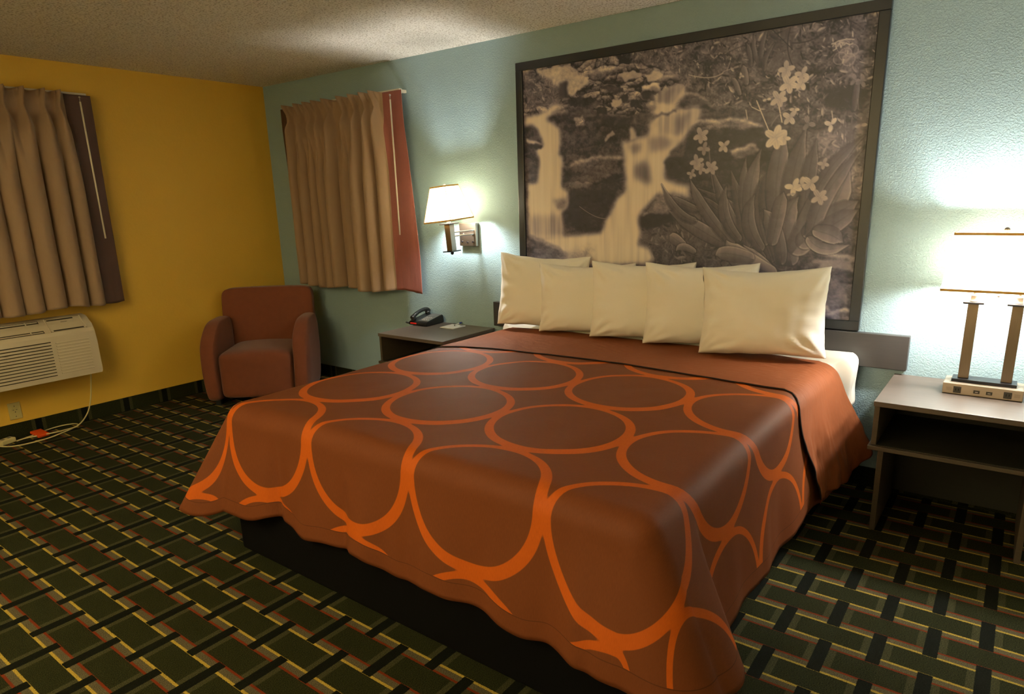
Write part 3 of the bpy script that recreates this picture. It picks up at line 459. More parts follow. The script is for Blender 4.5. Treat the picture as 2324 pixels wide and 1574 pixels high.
# bedspread, built from its unfolded cloth
X0,X1,Y0,Y1,ZT=2.66,4.655,-2.205,-.245,.668      # edge lines and top
RB=.075
def topz(x,y):
    cx=min(x-X0,X1-x); 
    return ZT+.010*sm(0,.5,max(0,cx))+.004*nz(x*3,y*3,1)+.0016*nz(x*9,y*9,5)
def drop(s,a1,r=RB):
    """(out, down) after running s past the start of the rounding, final slope a1 (radians from horizontal)"""
    a=min(s/r,a1); o=r*math.sin(a); d=r*(1-math.cos(a)); e=s-a*r
    if e>0: o+=e*math.cos(a1); d+=e*math.sin(a1)
    return o,d
def foot_hem(x): # cloth length past the rounding start
    z=.222+.010*math.sin(x*13)+.014*nz(x*4,3.3)+.008*math.sin(x*23+1)
    return (ZT-z)+.04
def fold(x,seed,f):  # vertical gather pattern
    return nz(x*f,seed,0)+.5*nz(x*f*2.2,seed+7,0)
IX0,IX1,IY0=X0+RB,X1-RB,Y0+RB
def side_hem(y): return (ZT-.135)+.04+.012*math.sin(y*9)+.03*sm(-.6,-.2,y)*0
NS=34
V=[];UV=[];HM=[];F=[]
def addgrid(nx,ny,fn):
    off=len(V)
    for j in range(ny):
        for i in range(nx):
            p,uv,h=fn(i/(nx-1),j/(ny-1)); V.append(p); UV.append(uv); HM.append((h,0))
    F.extend(grid_faces(nx,ny,off))
def g_top(a,b_):
    x=IX0+(IX1-IX0)*a; y=Y1+(IY0-Y1)*b_; return (x,y,topz(x,y)),(x,y),.5
def g_foot(a,b_):
    x=IX0+(IX1-IX0)*a; Sx=foot_hem(x); s=b_*Sx
    o,d=drop(s,math.radians(86)); k=sm(.2,1,b_)
    wn=sm(0,.12,x-IX0)*sm(0,.12,IX1-x)
    o+=k*wn*(.020*fold(x,2.1,5.)+.010*math.sin(x*21+2)+.012)
    o+=.05*sm(IX1-.30,IX1,x)*k+.05*sm(IX0+.25,IX0,x)*k
    bump=math.exp(-((x-3.04)/.03)**2)+.8*math.exp(-((x-4.50)/.035)**2)+.6*math.exp(-((x-3.45)/.03)**2); o-=.025*k*bump*wn
    return (x,IY0-o,topz(x,IY0)-d),(x,IY0-s),Sx-s
FS,FA=.545,67.      # deep fold where the foot panel wraps round the right corner: length and slope
def mk_side(sgn):
    def g(a,b_):
        y=Y1+(IY0-Y1)*a; Sy=side_hem(y); s=b_*Sy; xe=IX1 if sgn>0 else IX0
        o,d=drop(s,math.radians(84)); k=sm(.2,1,b_)
        if sgn>0:
            w=sm(-1.925,-1.985,y) if y>-1.985 else 1; w=1-sm(-1.985,-1.925,y)
            Sy=FS*w+Sy*(1-w); s=b_*Sy; o,d=drop(s,math.radians(FA*w+84*(1-w))); k=sm(.2,1,b_)
            o+=.02*k*math.sin((y+2.13)/.145*PI)*(1 if y<-1.985 else 0)
        o+=(sm(0,.12,y-IY0) if sgn<0 else sm(-1.93,-1.85,y))*k*(.016*fold(y,5.5+sgn,4.)+.006*math.sin(y*17))+.05*k*sm(-.75,-.28,y)
        return (xe+sgn*o,y,topz(xe,y)-d),(xe+sgn*s,y),Sy-s
    return g
def mk_corner(sgn,ridge,amp,Sr,wid):
    def g(a,b_):
        ph=a*PI/2     # 0 = side direction, 90 = foot direction
        xe=IX1 if sgn>0 else IX0
        S0,S1=side_hem(IY0),foot_hem(xe); w=math.exp(-((ph-ridge)/wid)**2)*min(1,math.sin(PI*a)*3) if 0<a<1 else 0
        Sp=(S0+(S1-S0)*sm(0,1,a))*(1-w)+Sr*w; s=b_*Sp
        a1=math.radians(84+2*a)*(1-w)+math.radians(amp)*w
        if sgn>0:
            Sp=FS+(S1-FS)*sm(0,1,a); s=b_*Sp; a1=math.radians(FA+(86-FA)*sm(0,1,a)); w=0
        o,d=drop(s,a1); k=sm(.2,1,b_)
        o+=k*.05*a*(1-w)
        dx,dy=math.cos(ph),math.sin(ph)
        return (xe+sgn*o*dx,IY0-o*dy,topz(xe,IY0)-d),(xe+sgn*s*dx,IY0-s*dy),Sp-s
    return g
nxt,nyt=150,130
addgrid(nxt,nyt,g_top); addgrid(150,NS,g_foot); addgrid(130,NS,mk_side(1)); addgrid(130,NS,mk_side(-1))
addgrid(40,NS,mk_corner(1,math.radians(24),52,.50,.34)); addgrid(40,NS,mk_corner(-1,math.radians(46),58,.57,.36))
sp_=thing('bedspread','brown bedspread with a lattice of orange rings draped over the bed','bedspread',(3.655,-1.2,.67))
OFF=np.array([3.655,-1.2,.67])
o=raw('ring_cloth',np.array(V)-OFF,F,M_SPREAD,sp_,UV,True,HM)
def weld(o,solid):
    bm=bmesh.new(); bm.from_mesh(o.data); bmesh.ops.remove_doubles(bm,verts=bm.verts[:],dist=.0006); bmesh.ops.recalc_face_normals(bm,faces=bm.faces[:]); bm.to_mesh(o.data); bm.free()
    md=o.modifiers.new('thickness','SOLIDIFY'); md.thickness=solid; md.offset=0
weld(o,.004)
# turned-down head band, dark piping along its lower edge
def band_edge(x):
    t=(x-2.62)/2.1
    return -.80-.15*sm(.22,-.05,t)-.012*math.sin(t*9)
def g_band(a,b_):
    L=(X1-X0)-2*RB; SR=.535+.02; SL=.42; tot=SL+L+SR; q=a*tot-SL
    ye=band_edge(min(max(IX0+q,2.5),4.8))
    lift=.0065
    if 0<=q<=L:
        x=IX0+q; y=Y1+.012+(ye-Y1-.012)*b_; return (x,y,topz(x,y)+lift),(x,y),.5
    sg=1 if q>L else -1; s=(q-L) if q>L else -q; xe=IX1 if q>L else IX0
    sl=SR if sg>0 else SL; k=sm(.15,1,s/sl)
    ye2=ye-.07*sm(0,.12,s)+.16*sm(.15,.55,s)
    y=Y1+.012+(ye2-Y1-.012)*b_
    hemcut=.10*sm(.35,0,b_)*sm(.3,1,s/sl)
    s2=s-hemcut
    o,d=drop(s2,math.radians(84-9*sm(.5,0,b_))); 
    o+=k*(.018*fold(y,5.5+sg,4.)+.012*math.sin(b_*14+1)+.014*nz(y*16,s*6,3)+.008*nz(y*38,s*14,4)+.012)+.02*sm(.4,0,b_)*sm(0,.15,s)+.05*k*sm(-.75,-.28,y)
    o+=lift
    return (xe+sg*o,y,topz(xe,y)-d+lift*.3),(x0(xe,sg,s),y),.5
def x0(xe,sg,s): return xe+sg*s
V=[];UV=[];HM=[];F=[]
NBX,NBY=300,70
addgrid(NBX,NBY,g_band)
bd=raw('turned_down_band',np.array(V)-OFF,F,M_BAND,sp_,UV,True,HM); weld(bd,.004)
bd['label']='plain brown band folded at the head end'
bm=bmesh.new(); pts=[Vector(V[(NBY-1)*NBX+i])-Vector(OFF)+Vector((0,-.002,.001)) for i in range(0,NBX,3)]
tube(bm,pts,.0030,6); obj('piping',bm,M_PIPE,bd)

# white top sheet showing at the head end
V=[];UV=[];HM=[];F=[]
def g_sheet(a,b_):
    W=2.06; xm=3.668; SD=.27; tot=W+2*SD; q=a*tot-SD; y=-.048-(.31)*b_
    z=.690-.034*sm(.42,.56,b_); W=W-.13*sm(.40,.56,b_); tot=W+2*SD; q=a*tot-SD
    if q<0 or q>W:
        sg=1 if q>W else -1; s=(q-W) if q>W else -q; xe=xm+sg*W/2
        o,d=drop(s,math.radians(89),.045); o*=.55
        o+=.007*nz(y*22,s*9,2)*sm(0,.1,s)+.006*math.sin(s*30+y*10)*sm(0,.05,s)
        return (xe-.0+sg*(o+.012)-sg*.02,y,z-d),(0,0),0
    x=xm-W/2+q; e=sm(0,.05,min(q,W-q))
    return (x,y,z+.004*nz(x*4,y*6,8)+.003*nz(x*14,y*14,9)),(0,0),0
addgrid(170,40,g_sheet)
sh=raw('bed_sheet',V,F,M_WHITE,None,UV,True); weld(sh,.006)
tag(sh,'white sheet over the mattress, bare strip under the pillows at the head end','sheet')

# pillows
def pillow(label,lx,ly,rx,ry,zb,w_,h_,lean,seed,thick=.085,roll=0):
    cx,cy=(lx+rx)/2,(ly+ry)/2; yaw=math.atan2(ry-ly,rx-lx)
    n,mn=52,40; V=[];F=[]
    for side in (1,-1):
        for j in range(mn):
            for i in range(n):
                a=math.sin((i/(n-1)-.5)*PI); b_=math.sin((j/(mn-1)-.5)*PI)
                x=w_/2*a*(1-.055*math.cos(PI*b_/2)*a*a); z=h_/2*b_*(1-(.12 if b_>0 else .05)*math.cos(PI*a/2)*b_*b_)
                tt=(max(0,1-a**4)*max(0,1-b_**4))**.5
                e=min(1,tt*1.5)
                t=thick*tt*(1.06-.14*b_)
                edge=max(abs(a),abs(b_))
                ang=math.atan2(b_*h_,a*w_)
                wr=math.sin(ang*23+3*nz(seed,ang*2))*.0038*sm(.45,.85,edge)*e+ .007*nz(a*2.5+seed,b_*2.5,side*3)*e+.0035*nz(a*7+seed,b_*6,side)*e
                # pulls running in from the corners
                for ca,cb in ((1,1),(-1,1),(1,-1),(-1,-1)):
                    dx_,dz_=(a-ca),(b_-cb); dd=math.hypot(dx_,dz_); an=math.atan2(dz_*cb,dx_*ca)
                    wr+=.0065*math.sin(an*13+seed*3+ca)*math.exp(-((dd-.42)/.26)**2)*e
                V.append((x+.004*nz(b_*5,seed,side),-(side)*(t+wr) ,z+.005*nz(a*4,seed+2)))
        F+= [q if side>0 else q[::-1] for q in grid_faces(n,mn,0 if side>0 else n*mn)]
    lz=zb+h_/2*math.cos(lean)
    o=raw('pillow',V,F,M_PILL,None,None,True)
    bm=bmesh.new(); bm.from_mesh(o.data); bmesh.ops.remove_doubles(bm,verts=bm.verts[:],dist=.0025); bmesh.ops.recalc_face_normals(bm,faces=bm.faces[:]); bm.to_mesh(o.data); bm.free()
    for p in o.data.polygons: p.use_smooth=True
    o.location=(cx,cy-.03,lz+.006); o.rotation_euler=(-lean,roll,yaw)
    return tag(o,label,'pillow','pillows standing in a row at the head of the bed')
pillow('white pillow at the headboard end nearest the telephone, leftmost of the row',2.685,-.26,3.22,-.075,.686,.57,.45,.10,1.3,.07,.05)
pillow('white pillow second from the left, leaning over the leftmost pillow',3.00,-.28,3.54,-.075,.684,.57,.41,.10,4.7,.075,.0)
pillow('white pillow in the middle of the row of five',3.355,-.285,3.90,-.075,.684,.57,.43,.10,8.2,.075,.02)
pillow('white pillow second from the right, half behind the rightmost one',3.70,-.29,4.23,-.075,.684,.58,.435,.10,12.9,.075,.01)
pillow('white pillow lit brightest in front at the right end of the row',4.045,-.345,4.60,-.235,.690,.585,.43,.16,17.4,.09,-.02)

# ---------------------------------------------------------------- nightstands
def nightstand(x0,x1,label):
    t=thing('nightstand',label,'nightstand',((x0+x1)/2,-.285,0)); ox,oy=(x0+x1)/2,-.285
    part('top',x0,x1,-.552,-.012,.583,.605,M_DWOOD,t,ox,oy,0,.0015)
    part('side_panel',x0+.004,x0+.024,-.545,-.012,.412,.582,M_DEDGE,t,ox,oy,0,.001)
    part('side_panel',x1-.024,x1-.004,-.545,-.012,.412,.582,M_DEDGE,t,ox,oy,0,.001)
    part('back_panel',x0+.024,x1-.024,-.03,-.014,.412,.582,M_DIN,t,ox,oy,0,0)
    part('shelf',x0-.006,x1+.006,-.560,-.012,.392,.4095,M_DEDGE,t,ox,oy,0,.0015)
    part('shelf_shade_sheet',x0+.024,x1-.024,-.540,-.031,.4097,.4115,M_DIN,t,ox,oy,0,0)  # thin sheet added to carry the shade on the shelf top
    part('leg_panel',x0+.028,x0+.050,-.50,-.03,0,.391,M_DEDGE,t,ox,oy,0,.001)
    part('leg_panel',x1-.050,x1-.028,-.50,-.03,0,.391,M_DEDGE,t,ox,oy,0,.001)
    part('lower_shade_panel',x0+.050,x1-.050,-.05,-.032,.03,.391,M_DIN,t,ox,oy,0,.001)  # panel added to darken the open space below the shelf
    return t
nightstand(1.815,2.415,'dark wood open nightstand between the armchair and the bed, under the wall lamp')
nightstand(4.876,5.476,'wood open nightstand at the right of the bed, under the table lamp')

# ---------------------------------------------------------------- telephone, notepad, pen
ph=thing('telephone','black desk telephone with handset on the left nightstand','telephone',(1.868,-.120,.605),(0,0,.04))
bm=bmesh.new(); prism(bm,[(-.10,.004),(.09,.004),(.09,.030),(.082,.062),(-.09,.030),(-.10,.022)],-.088,.088,axis=0)
bmesh.ops.bevel(bm,geom=bm.edges[:],offset=.004,segments=2,affect='EDGES'); obj('base',bm,M_PHONE,ph)
def slope(y): return .030+(y+.09)/.172*.032
bm=bmesh.new(); 
vs=[(-.012,-.078),(.080,-.078),(.080,.076),(-.012,.076)]
A=[bm.verts.new((x,y,slope(y)+.0005)) for x,y in vs]; B=[bm.verts.new((x,y,slope(y)+.0035)) for x,y in vs]
for k in range(4): bm.faces.new((A[k],A[(k+1)%4],B[(k+1)%4],B[k]))
bm.faces.new(B); bm.faces.new(A[::-1]); face=obj('faceplate',bm,M_PHG,ph)
for r in range(4):
    for c_ in range(3):
        bm=bmesh.new(); x=.004+c_*.020; y=-.062+r*.017; z=slope(y)+.0035; bx(bm,x,x+.012,y,y+.010,z,z+.004,.001); obj('key',bm,M_KEY,face)
bm=bmesh.new(); y=.045; z=slope(y)+.0035; bx(bm,.002,.070,.012,.070,slope(.012)+.003,slope(.012)+.0045,0,M=Matrix.Translation((0,0,0))); obj('dial_card',bm,M_PHG,face)
bm=bmesh.new()
hs=[(-.050,-.098+.0*k,0) for k in range(1)]
P_=[(-.052,-.100,.052),(-.052,-.085,.060),(-.052,-.055,.078),(-.052,-.01,.092),(-.052,.035,.098),(-.052,.065,.092),(-.052,.085,.078)]
tube(bm,spline(P_,4),[.017,.018,.019,.019,.018,.0165,.015,.0145,.014,.0135,.013,.013,.013,.013,.013,.0135,.014,.0145,.015,.0165,.018,.019,.019,.018,.017],12)
tube(bm,[(-.052,-.082,.058),(-.052,-.082,.034)],[.020,.019],14); tube(bm,[(-.052,.072,.082),(-.052,.074,.058)],[.020,.019],14)
obj('handset',bm,M_PHONE,ph,True)
bm=bmesh.new(); bx(bm,-.070,-.012,-.1025,-.0995,.012,.022,.001); obj('red_label',bm,M_RED,ph)
bm=bmesh.new(); pts=[]
for k in range(140):
    t=k/139; a=t*2*PI*13; pts.append((-.095-.06*t-.0*t,-.085+.03*t+.005*math.cos(a),.012-.004*t+.005*math.sin(a)))
tube(bm,pts,.0016,6); obj('coiled_cord',bm,M_PHONE,ph,True)
pad=thing('notepad','small white notepad on the left nightstand beside the telephone','notepad',(2.130,-.131,.605))
box('paper_block',-.064,.064,-.066,.066,.0005,.006,M_PAPER,pad,.0005)
bm=bmesh.new(); bx(bm,.030,.062,.036,.050,.0061,.0066); obj('printed_mark',bm,M_BLUE,pad)
pen=thing('pen','blue and white ballpoint pen lying across the white notepad','pen',(2.125,-.075,.617),(0,0,math.atan2(.16,-.05)))
bm=bmesh.new(); tube(bm,[(-.045,0,0),(.030,0,0)],.0045,10); obj('barrel',bm,M_PAPER,pen,True)
bm=bmesh.new(); tube(bm,[(.030,0,0),(.074,0,0)],.0052,10); obj('cap',bm,M_BLUE,pen,True)
bm=bmesh.new(); tube(bm,[(-.045,0,0),(-.058,0,0)],[.004,.001],10); obj('tip',bm,M_PHONE,pen,True)

# ---------------------------------------------------------------- lamps
def pyramid_shade(name,p,m,bw,bd_,tw,td,z0,z1,trim,tr=.004,vert=False,cx=0,cy=0):
    B=[(-bw,-bd_),(bw,-bd_),(bw,bd_),(-bw,bd_)]; Tt=[(-tw,-td),(tw,-td),(tw,td),(-tw,td)]
    bm=bmesh.new(); n=6
    rows=[]
    for k in range(n+1):
        t=k/n; rows.append([bm.verts.new((cx+b[0]*(1-t)+q[0]*t,cy+b[1]*(1-t)+q[1]*t,z0+(z1-z0)*t)) for b,q in zip(B,Tt)])
    for a,b in zip(rows,rows[1:]):
        for k in range(4): bm.faces.new((a[k],a[(k+1)%4],b[(k+1)%4],b[k]))
    s=obj(name,bm,m,p)
    for zz,Q,nm in ((z0,B,'lower_trim'),(z1,Tt,'upper_trim')):
        bm=bmesh.new()
        for k in range(4):
            a,b=Q[k],Q[(k+1)%4]; hx=.0016
            x0_,x1_=sorted((a[0],b[0])); y0_,y1_=sorted((a[1],b[1]))
            bx(bm,cx+x0_-hx,cx+x1_+hx,cy+y0_-hx,cy+y1_+hx,zz-tr,zz+tr,.0008)
        obj(nm,bm,trim,s)
    if vert:
        for k in range(4):
            bm=bmesh.new(); tube(bm,[(cx+B[k][0],cy+B[k][1],z0),(cx+Tt[k][0],cy+Tt[k][1],z1)],.0026,6); obj('corner_trim',bm,trim,s)
    return s
def bulb(p,x,y,z,name='bulb'):
    bm=bmesh.new(); lathe(bm,x,y,[(.010,z-.075),(.012,z-.055),(.013,z-.045)],16); 
    o=obj('socket_neck',bm,M_STEEL,p,True); return o
LX,LY,LZ=5.235,-.20,.605
tl=thing('table_lamp','table lamp with two metal columns and a glowing rectangular white shade on the right nightstand','lamp',(LX,LY,LZ))
base=box('outlet_base',-.142,.140,-.070,.070,.0015,.048,M_TAN,tl,.003)
for x in (-.088,.088):
    f=box('power_outlet',x-.014,x+.014,-.0725,-.069,.008,.036,M_OUT,base,.001)
    for dx in (-.005,.005): box('slot',x+dx-.001,x+dx+.001,-.0732,-.0722,.018,.028,M_BLACK,f,0)
for x in (-.030,.014):
    f=box('usb_port',x,x+.022,-.0722,-.069,.014,.028,M_OUT,base,.0008)
    box('contact',x+.006,x+.016,-.0730,-.0720,.019,.022,M_STEEL,f,0)
for x0_,x1_ in ((-.128,-.108),(.110,.130)):
    for k in range(3): box('printed_line',x0_,x1_,-.0704,-.0698,.018+k*.005,.0188+k*.005,M_DEDGE,base,0)
box('black_plinth',-.116,.114,-.040,.045,.0485,.062,M_DKM,tl,.002)
for s in (-1,1):
    x=s*.076
    c=box('column',x-.0195,x+.0195,-.015,.015,.0625,.385,M_BRONZE,tl,.0015)
    bm=bmesh.new(); bx(bm,x-.037,x+.037,-.034,.034,.3855,.3935,.001); obj('column_cap',bm,M_DKM,c)
    bm=bmesh.new(); lathe(bm,x,0,[(.0145,.394),(.015,.396),(.0135,.398),(.0135,.418),(.0145,.4185),(.0145,.420),(.006,.423),(.006,.430),(.014,.436),(.014,.470),(.011,.475)],20); obj('socket',bm,M_TAN,c,True)
    bm=bmesh.new(); lathe(bm,x,0,[(.010,.4755),(.014,.492),(.022,.520),(.0275,.545),(.0265,.565),(.018,.582),(.006,.590)],20); bo=obj('bulb',bm,M_BULB,c,True); bo.visible_shadow=True
bm=bmesh.new(); tube(bm,[(-.076,0,.426),(.076,0,.426)],.0018,8); tube(bm,[(0,0,.426),(0,0,.685)],.0022,8); obj('harp_rod',bm,M_STEEL,tl)
sh=pyramid_shade('lamp_shade',tl,M_SHADE,.192,.128,.170,.106,.452,.678,M_TRIM,.0052)
bm=bmesh.new(); tube(bm,[(-.170,0,.676),(.170,0,.676)],.002,6); tube(bm,[(0,-.106,.676),(0,.106,.676)],.002,6); obj('spider',bm,M_STEEL,sh)
bm=bmesh.new(); lathe(bm,0,0,[(.004,.680),(.009,.684),(.011,.690),(.008,.697),(.003,.700)],16); obj('finial',bm,M_BRONZE,tl,True)
bm=bmesh.new(); tube(bm,[(.006,-.02,.455),(.006,-.02,.430)],.0018,8); lathe(bm,.006,-.02,[(.002,.430),(.0075,.426),(.006,.421),(.002,.418)],12); obj('pull_chain',bm,M_TAN,tl,True)

wl=thing('wall_lamp','brushed metal swing arm wall lamp with a glowing cream square shade beside the curtain','lamp',(2.253,-.001,1.235))
ox,oy,oz=2.253,-.001,1.235
pl=box('wall_plate',2.150-ox,2.298-ox,-.036,-.001,1.166-oz,1.320-oz,M_PLATE,wl,.002)
for x,z in ((2.175,1.196),(2.222,1.192),(2.272,1.194),(2.268,1.244),(2.186,1.246)):
    bm=bmesh.new(); tube(bm,[(x-ox,-.036,z-oz),(x-ox,-.042,z-oz)],.006,12); obj('screw' if z>1.2 else 'knob',bm,M_DKM if z<1.2 else M_STEEL,pl)
# post, caps and shade lean slightly with the sagging arm
PX,PYY=2.213,-.20
tilt=Matrix.Translation((PX-ox,PYY-oy,1.235-oz))@Matrix.Rotation(math.radians(3.8),4,Vector((.6,-.77,.1)))
def onpost(o): o.matrix_local=tilt; return o
bm=bmesh.new(); bx(bm,-.023,.023,-.023,.023,-.088,.085,.001); post=onpost(obj('post',bm,M_PLATE,wl))
bm=bmesh.new(); bx(bm,-.046,.046,-.046,.046,.0855,.0925,.001); obj('post_cap',bm,M_DKM,post)
bm=bmesh.new(); bx(bm,-.044,.044,-.044,.044,-.0955,-.0885,.001); obj('post_cap',bm,M_DKM,post)
bm=bmesh.new(); lathe(bm,0,0,[(.003,-.116),(.009,-.112),(.012,-.105),(.009,-.098),(.004,-.0957)],16); obj('ball_finial',bm,M_DKM,post,True)
bm=bmesh.new(); lathe(bm,0,0,[(.014,.093),(.014,.128),(.010,.132),(.010,.150)],18); obj('socket',bm,M_PAPER,post,True)
bm=bmesh.new(); lathe(bm,0,0,[(.010,.1505),(.013,.162),(.020,.185),(.025,.208),(.024,.226),(.016,.242),(.005,.249)],20); obj('bulb',bm,M_BULB2,post,True)
bm=bmesh.new(); tube(bm,[(0,0,.150),(.03,0,.17),(.034,0,.22),(0,0,.333)],.0015,6); obj('harp',bm,M_STEEL,post)
s2=pyramid_shade('lamp_shade',post,M_SHADE2,.118,.118,.066,.066,.112,.330,M_TRIM,.0052,True); s2.matrix_local=Matrix.Translation((0,0,.20))@Matrix.Rotation(math.radians(2.0),4,Vector((.6,-.77,.1)))@Matrix.Translation((0,0,-.20))
bm=bmesh.new(); tube(bm,[(-.066,0,.328),(.066,0,.328)],.0018,6); tube(bm,[(0,-.066,.328),(0,.066,.328)],.0018,6); obj('spider',bm,M_STEEL,s2)
bm=bmesh.new(); lathe(bm,0,0,[(.004,.333),(.009,.336),(.008,.343),(.002,.346)],14); obj('finial',bm,M_PAPER,post,True)
for z in (1.247,1.272):
    bm=bmesh.new(); tube(bm,spline([(2.280-ox,-.036,z-oz),(2.275-ox,-.06,z-oz),(2.240-ox,-.13,z-oz-.003),(2.222-ox,-.178,z-oz-.006)],5),.0052,10); obj('swing_arm',bm,M_STEEL,wl,True)

# ---------------------------------------------------------------- curtains
def curtain(label,wall,s0,s1,z0,z1,pleats,borderA,borderB,bmA,bmB,folds,depth,wand_s,wand_b,seed,loc):
    """s runs along the wall; returns a thing with the cloth, its two border strips and the wand"""
    t=thing('curtain',label,'curtain',loc)
    def place(s,d,z): return (s-loc[0],-d-loc[1],z-loc[2]) if wall=='back' else (d-loc[0],s-loc[1],z-loc[2])
    def off(s,z):
        v=(z1-z)/(z1-z0)          # 0 top .. 1 bottom
        zz=z1-z
        w=.022-.013*sm(.0,.085,zz)+.034*sm(.09,.28,zz)
        g=0
        for p in pleats: g=max(g,math.exp(-((s-p)/w)**2)+(.40*math.cos((s-p)*330)*math.exp(-((s-p)/w)**2) if zz<.09 else 0))
        h=.070-.030*sm(0,.085,zz)+.042*sm(.09,.2,zz)
        top=g*h
        q=0
        for p,wd,am in folds: q=max(q,am*max(0,1-((s-p)/(wd*.92))**2)**.55) if abs(s-p)<wd else q
        bot=.095*q+.004*nz(s*9,z*2,seed)
        k=sm(.14,.6,zz)
        return depth-.012*k+top*(1-k)+bot*k+.003*nz(s*30,z*3,seed+4)
    def strip(name,a,b,m,n):
        V=[];F=[];mz=80
        for j in range(mz):
            z=z1+(z0-z1)*j/(mz-1)
            for i in range(n):
                fl=.0
                aa,bb=a(z),b(z); s=aa+(bb-aa)*i/(n-1); zb=z-.012*max(0,1-j/6)*(1-max(math.exp(-((s-p)/.03)**2) for p in pleats)) + (.010*math.sin(s*11+seed)+.006*nz(s*14,seed))*(j/(mz-1))
                V.append(place(s,off(s,z),zb))
        return raw(name,V,grid_faces(n,mz),m,t,None,True)
    cl=strip('pleated_cloth',borderA,borderB,M_CUR,260)
    e0=strip('border_strip',s0,borderA,bmA,24); e1=strip('border_strip',borderB,s1,bmB,60)
    for o in (cl,e0,e1):
        md=o.modifiers.new('thickness','SOLIDIFY'); md.thickness=.003; md.offset=0
    d=.155 if wall=='back' else .155
    bm=bmesh.new(); A=place(wand_s[0],wand_s[2],wand_s[1]); B=place(wand_b[0],wand_b[2],wand_b[1]); tube(bm,[A,B],.0055,10); wd_=obj('draw_wand',bm,M_ROD,t,True)
    bm=bmesh.new(); A2=Vector(A)+Vector((0,0,.028)); tube(bm,[A,A2],.0025,8); bmesh.ops.create_uvsphere(bm,u_segments=12,v_segments=8,radius=.007,matrix=Matrix.Translation(A2)); obj('hook',bm,M_STEEL,wd_,True)
    return t
P2=[.473,.616,.736,.838,.962,1.137,1.263,1.379,1.476]
F2=[(.46,.055,.9),(.575,.065,.9),(.69,.052,.75),(.80,.060,.8),(.93,.072,1.1),(1.075,.072,.75),(1.23,.080,1.2),(1.36,.055,1.),(1.465,.05,.6)]
curtain('tan pleated curtain with a maroon right border on the teal wall beside the wall lamp','back',lambda z:.332+.0*z,lambda z:1.720+.075*sm(2.2,.9,z),.820,2.236,P2,
  lambda z:.40+.01*sm(2.2,.9,z),lambda z:1.530+.0*z,M_CURBR,M_CURB,F2,.085,(1.690,2.155,.165),(1.695,1.245,.165),3.,(1.03,-.10,.82))
P1=[-1.623,-1.715,-1.832,-1.937,-2.05,-2.16,-2.27,-2.38,-2.49,-2.60,-2.70]
F1=[(-1.60,.055,.75),(-1.72,.07,1.),(-1.86,.075,1.),(-1.99,.07,.95),(-2.11,.07,1.),(-2.24,.07,.9),(-2.37,.07,1.),(-2.50,.07,1.),(-2.63,.07,.9)]
curtain('tan pleated curtain with a dark brown border on the yellow wall above the air conditioner','left',lambda z:-2.80+.0*z,lambda z:-1.412+.0*z,.832,2.240,P1,
  lambda z:-2.74+0*z,lambda z:-1.580+.04*sm(2.2,.9,z),M_CURBR,M_CURBR,F1,.085,(-1.513,2.175,.165),(-1.504,1.285,.165),9.,(.10,-2.1,.83))
for nm,a in (('back',(.34,1.690,-.074,-.046,2.205,2.236)),('left',(.046,.074,-2.79,-1.43,2.205,2.243))):
    if nm=='back': o=box('curtain_track',*a,M_ROD,None,.002); tag(o,'cream curtain track above the maroon edged curtain on the teal wall','curtain track')
    else: o=box('curtain_track',a[0],a[1],a[2],a[3],a[4],a[5],M_ROD,None,.002); tag(o,'cream curtain track above the brown edged curtain on the yellow wall','curtain track')
    for q in ((.42,1.676) if nm=='back' else (-1.50,-2.7)):
        bm=bmesh.new()
        if nm=='back': bx(bm,q-.012,q+.012,-.045,-.0005,2.212,2.232,.002)
        else: bx(bm,.0005,.045,q-.012,q+.012,2.205,2.242,.002)
        obj('wall_bracket',bm,M_ROD,o)

# ---------------------------------------------------------------- wall air conditioner
AY1,AY0=-1.685,-2.77
ac=thing('air_conditioner','almond through-wall air conditioner with louvred front under the left curtain','air conditioner',(.0,-2.2,.36))
ay=-2.2; az=.36
prof=[(.0015,.368),(.196,.372),(.196,.400),(.190,.600),(.184,.668),(.172,.692),(.150,.716),(.120,.740),(.088,.757),(.060,.768),(.040,.773),(.0015,.775)]
# side / body outline extruded along the wall, with the sloping top left open where the grille and the control panel are recessed
bm=bmesh.new(); prism(bm,[(x,z-az) for x,z in prof],AY0-ay,AY1-ay); bmesh.ops.bevel(bm,geom=[e for e in bm.edges if abs(e.verts[0].co.y-e.verts[1].co.y)<1e-6],offset=.006,segments=3,affect='EDGES')
obj('housing',bm,M_ACW,ac)
def sl(t): # point on the sloping top, t 0 (front, low) .. 1 (back, high)
    a,b=Vector((.172,0,.692-az)),Vector((.070,0,.766-az)); return a.lerp(b,t)
nrm=Vector((.076,0,.104)).normalized()
def slab_on_slope(y0,y1,t0,t1,h0,h1,m,name,parent):
    bm=bmesh.new(); A,B=sl(t0),sl(t1); q=[]
    for h in (h0,h1):
        for y,p in ((y0,A),(y1,A),(y1,B),(y0,B)): v=p+nrm*h; q.append(bm.verts.new((v.x,y-ay,v.z)))
    for f in ((0,3,2,1),(4,5,6,7),(0,1,5,4),(1,2,6,5),(2,3,7,6),(3,0,4,7)): bm.faces.new([q[i] for i in f])
    return obj(name,bm,m,parent)
gl=slab_on_slope(-2.72,-1.985,.02,.96,.0035,.0050,M_ACD,'discharge_grille',ac)
for k in range(6):
    t=.05+k*.16; slab_on_slope(-2.715,-1.99,t,t+.065,.0052,.0066,M_ACW,'vane',gl)
for y in (-2.06,-2.3,-2.55): slab_on_slope(y-.003,y+.003,.03,.95,.0052,.0085,M_ACW,'rib',gl)
cp=slab_on_slope(-1.945,-1.735,.0,.98,.0035,.0060,M_ACW,'control_panel',ac)
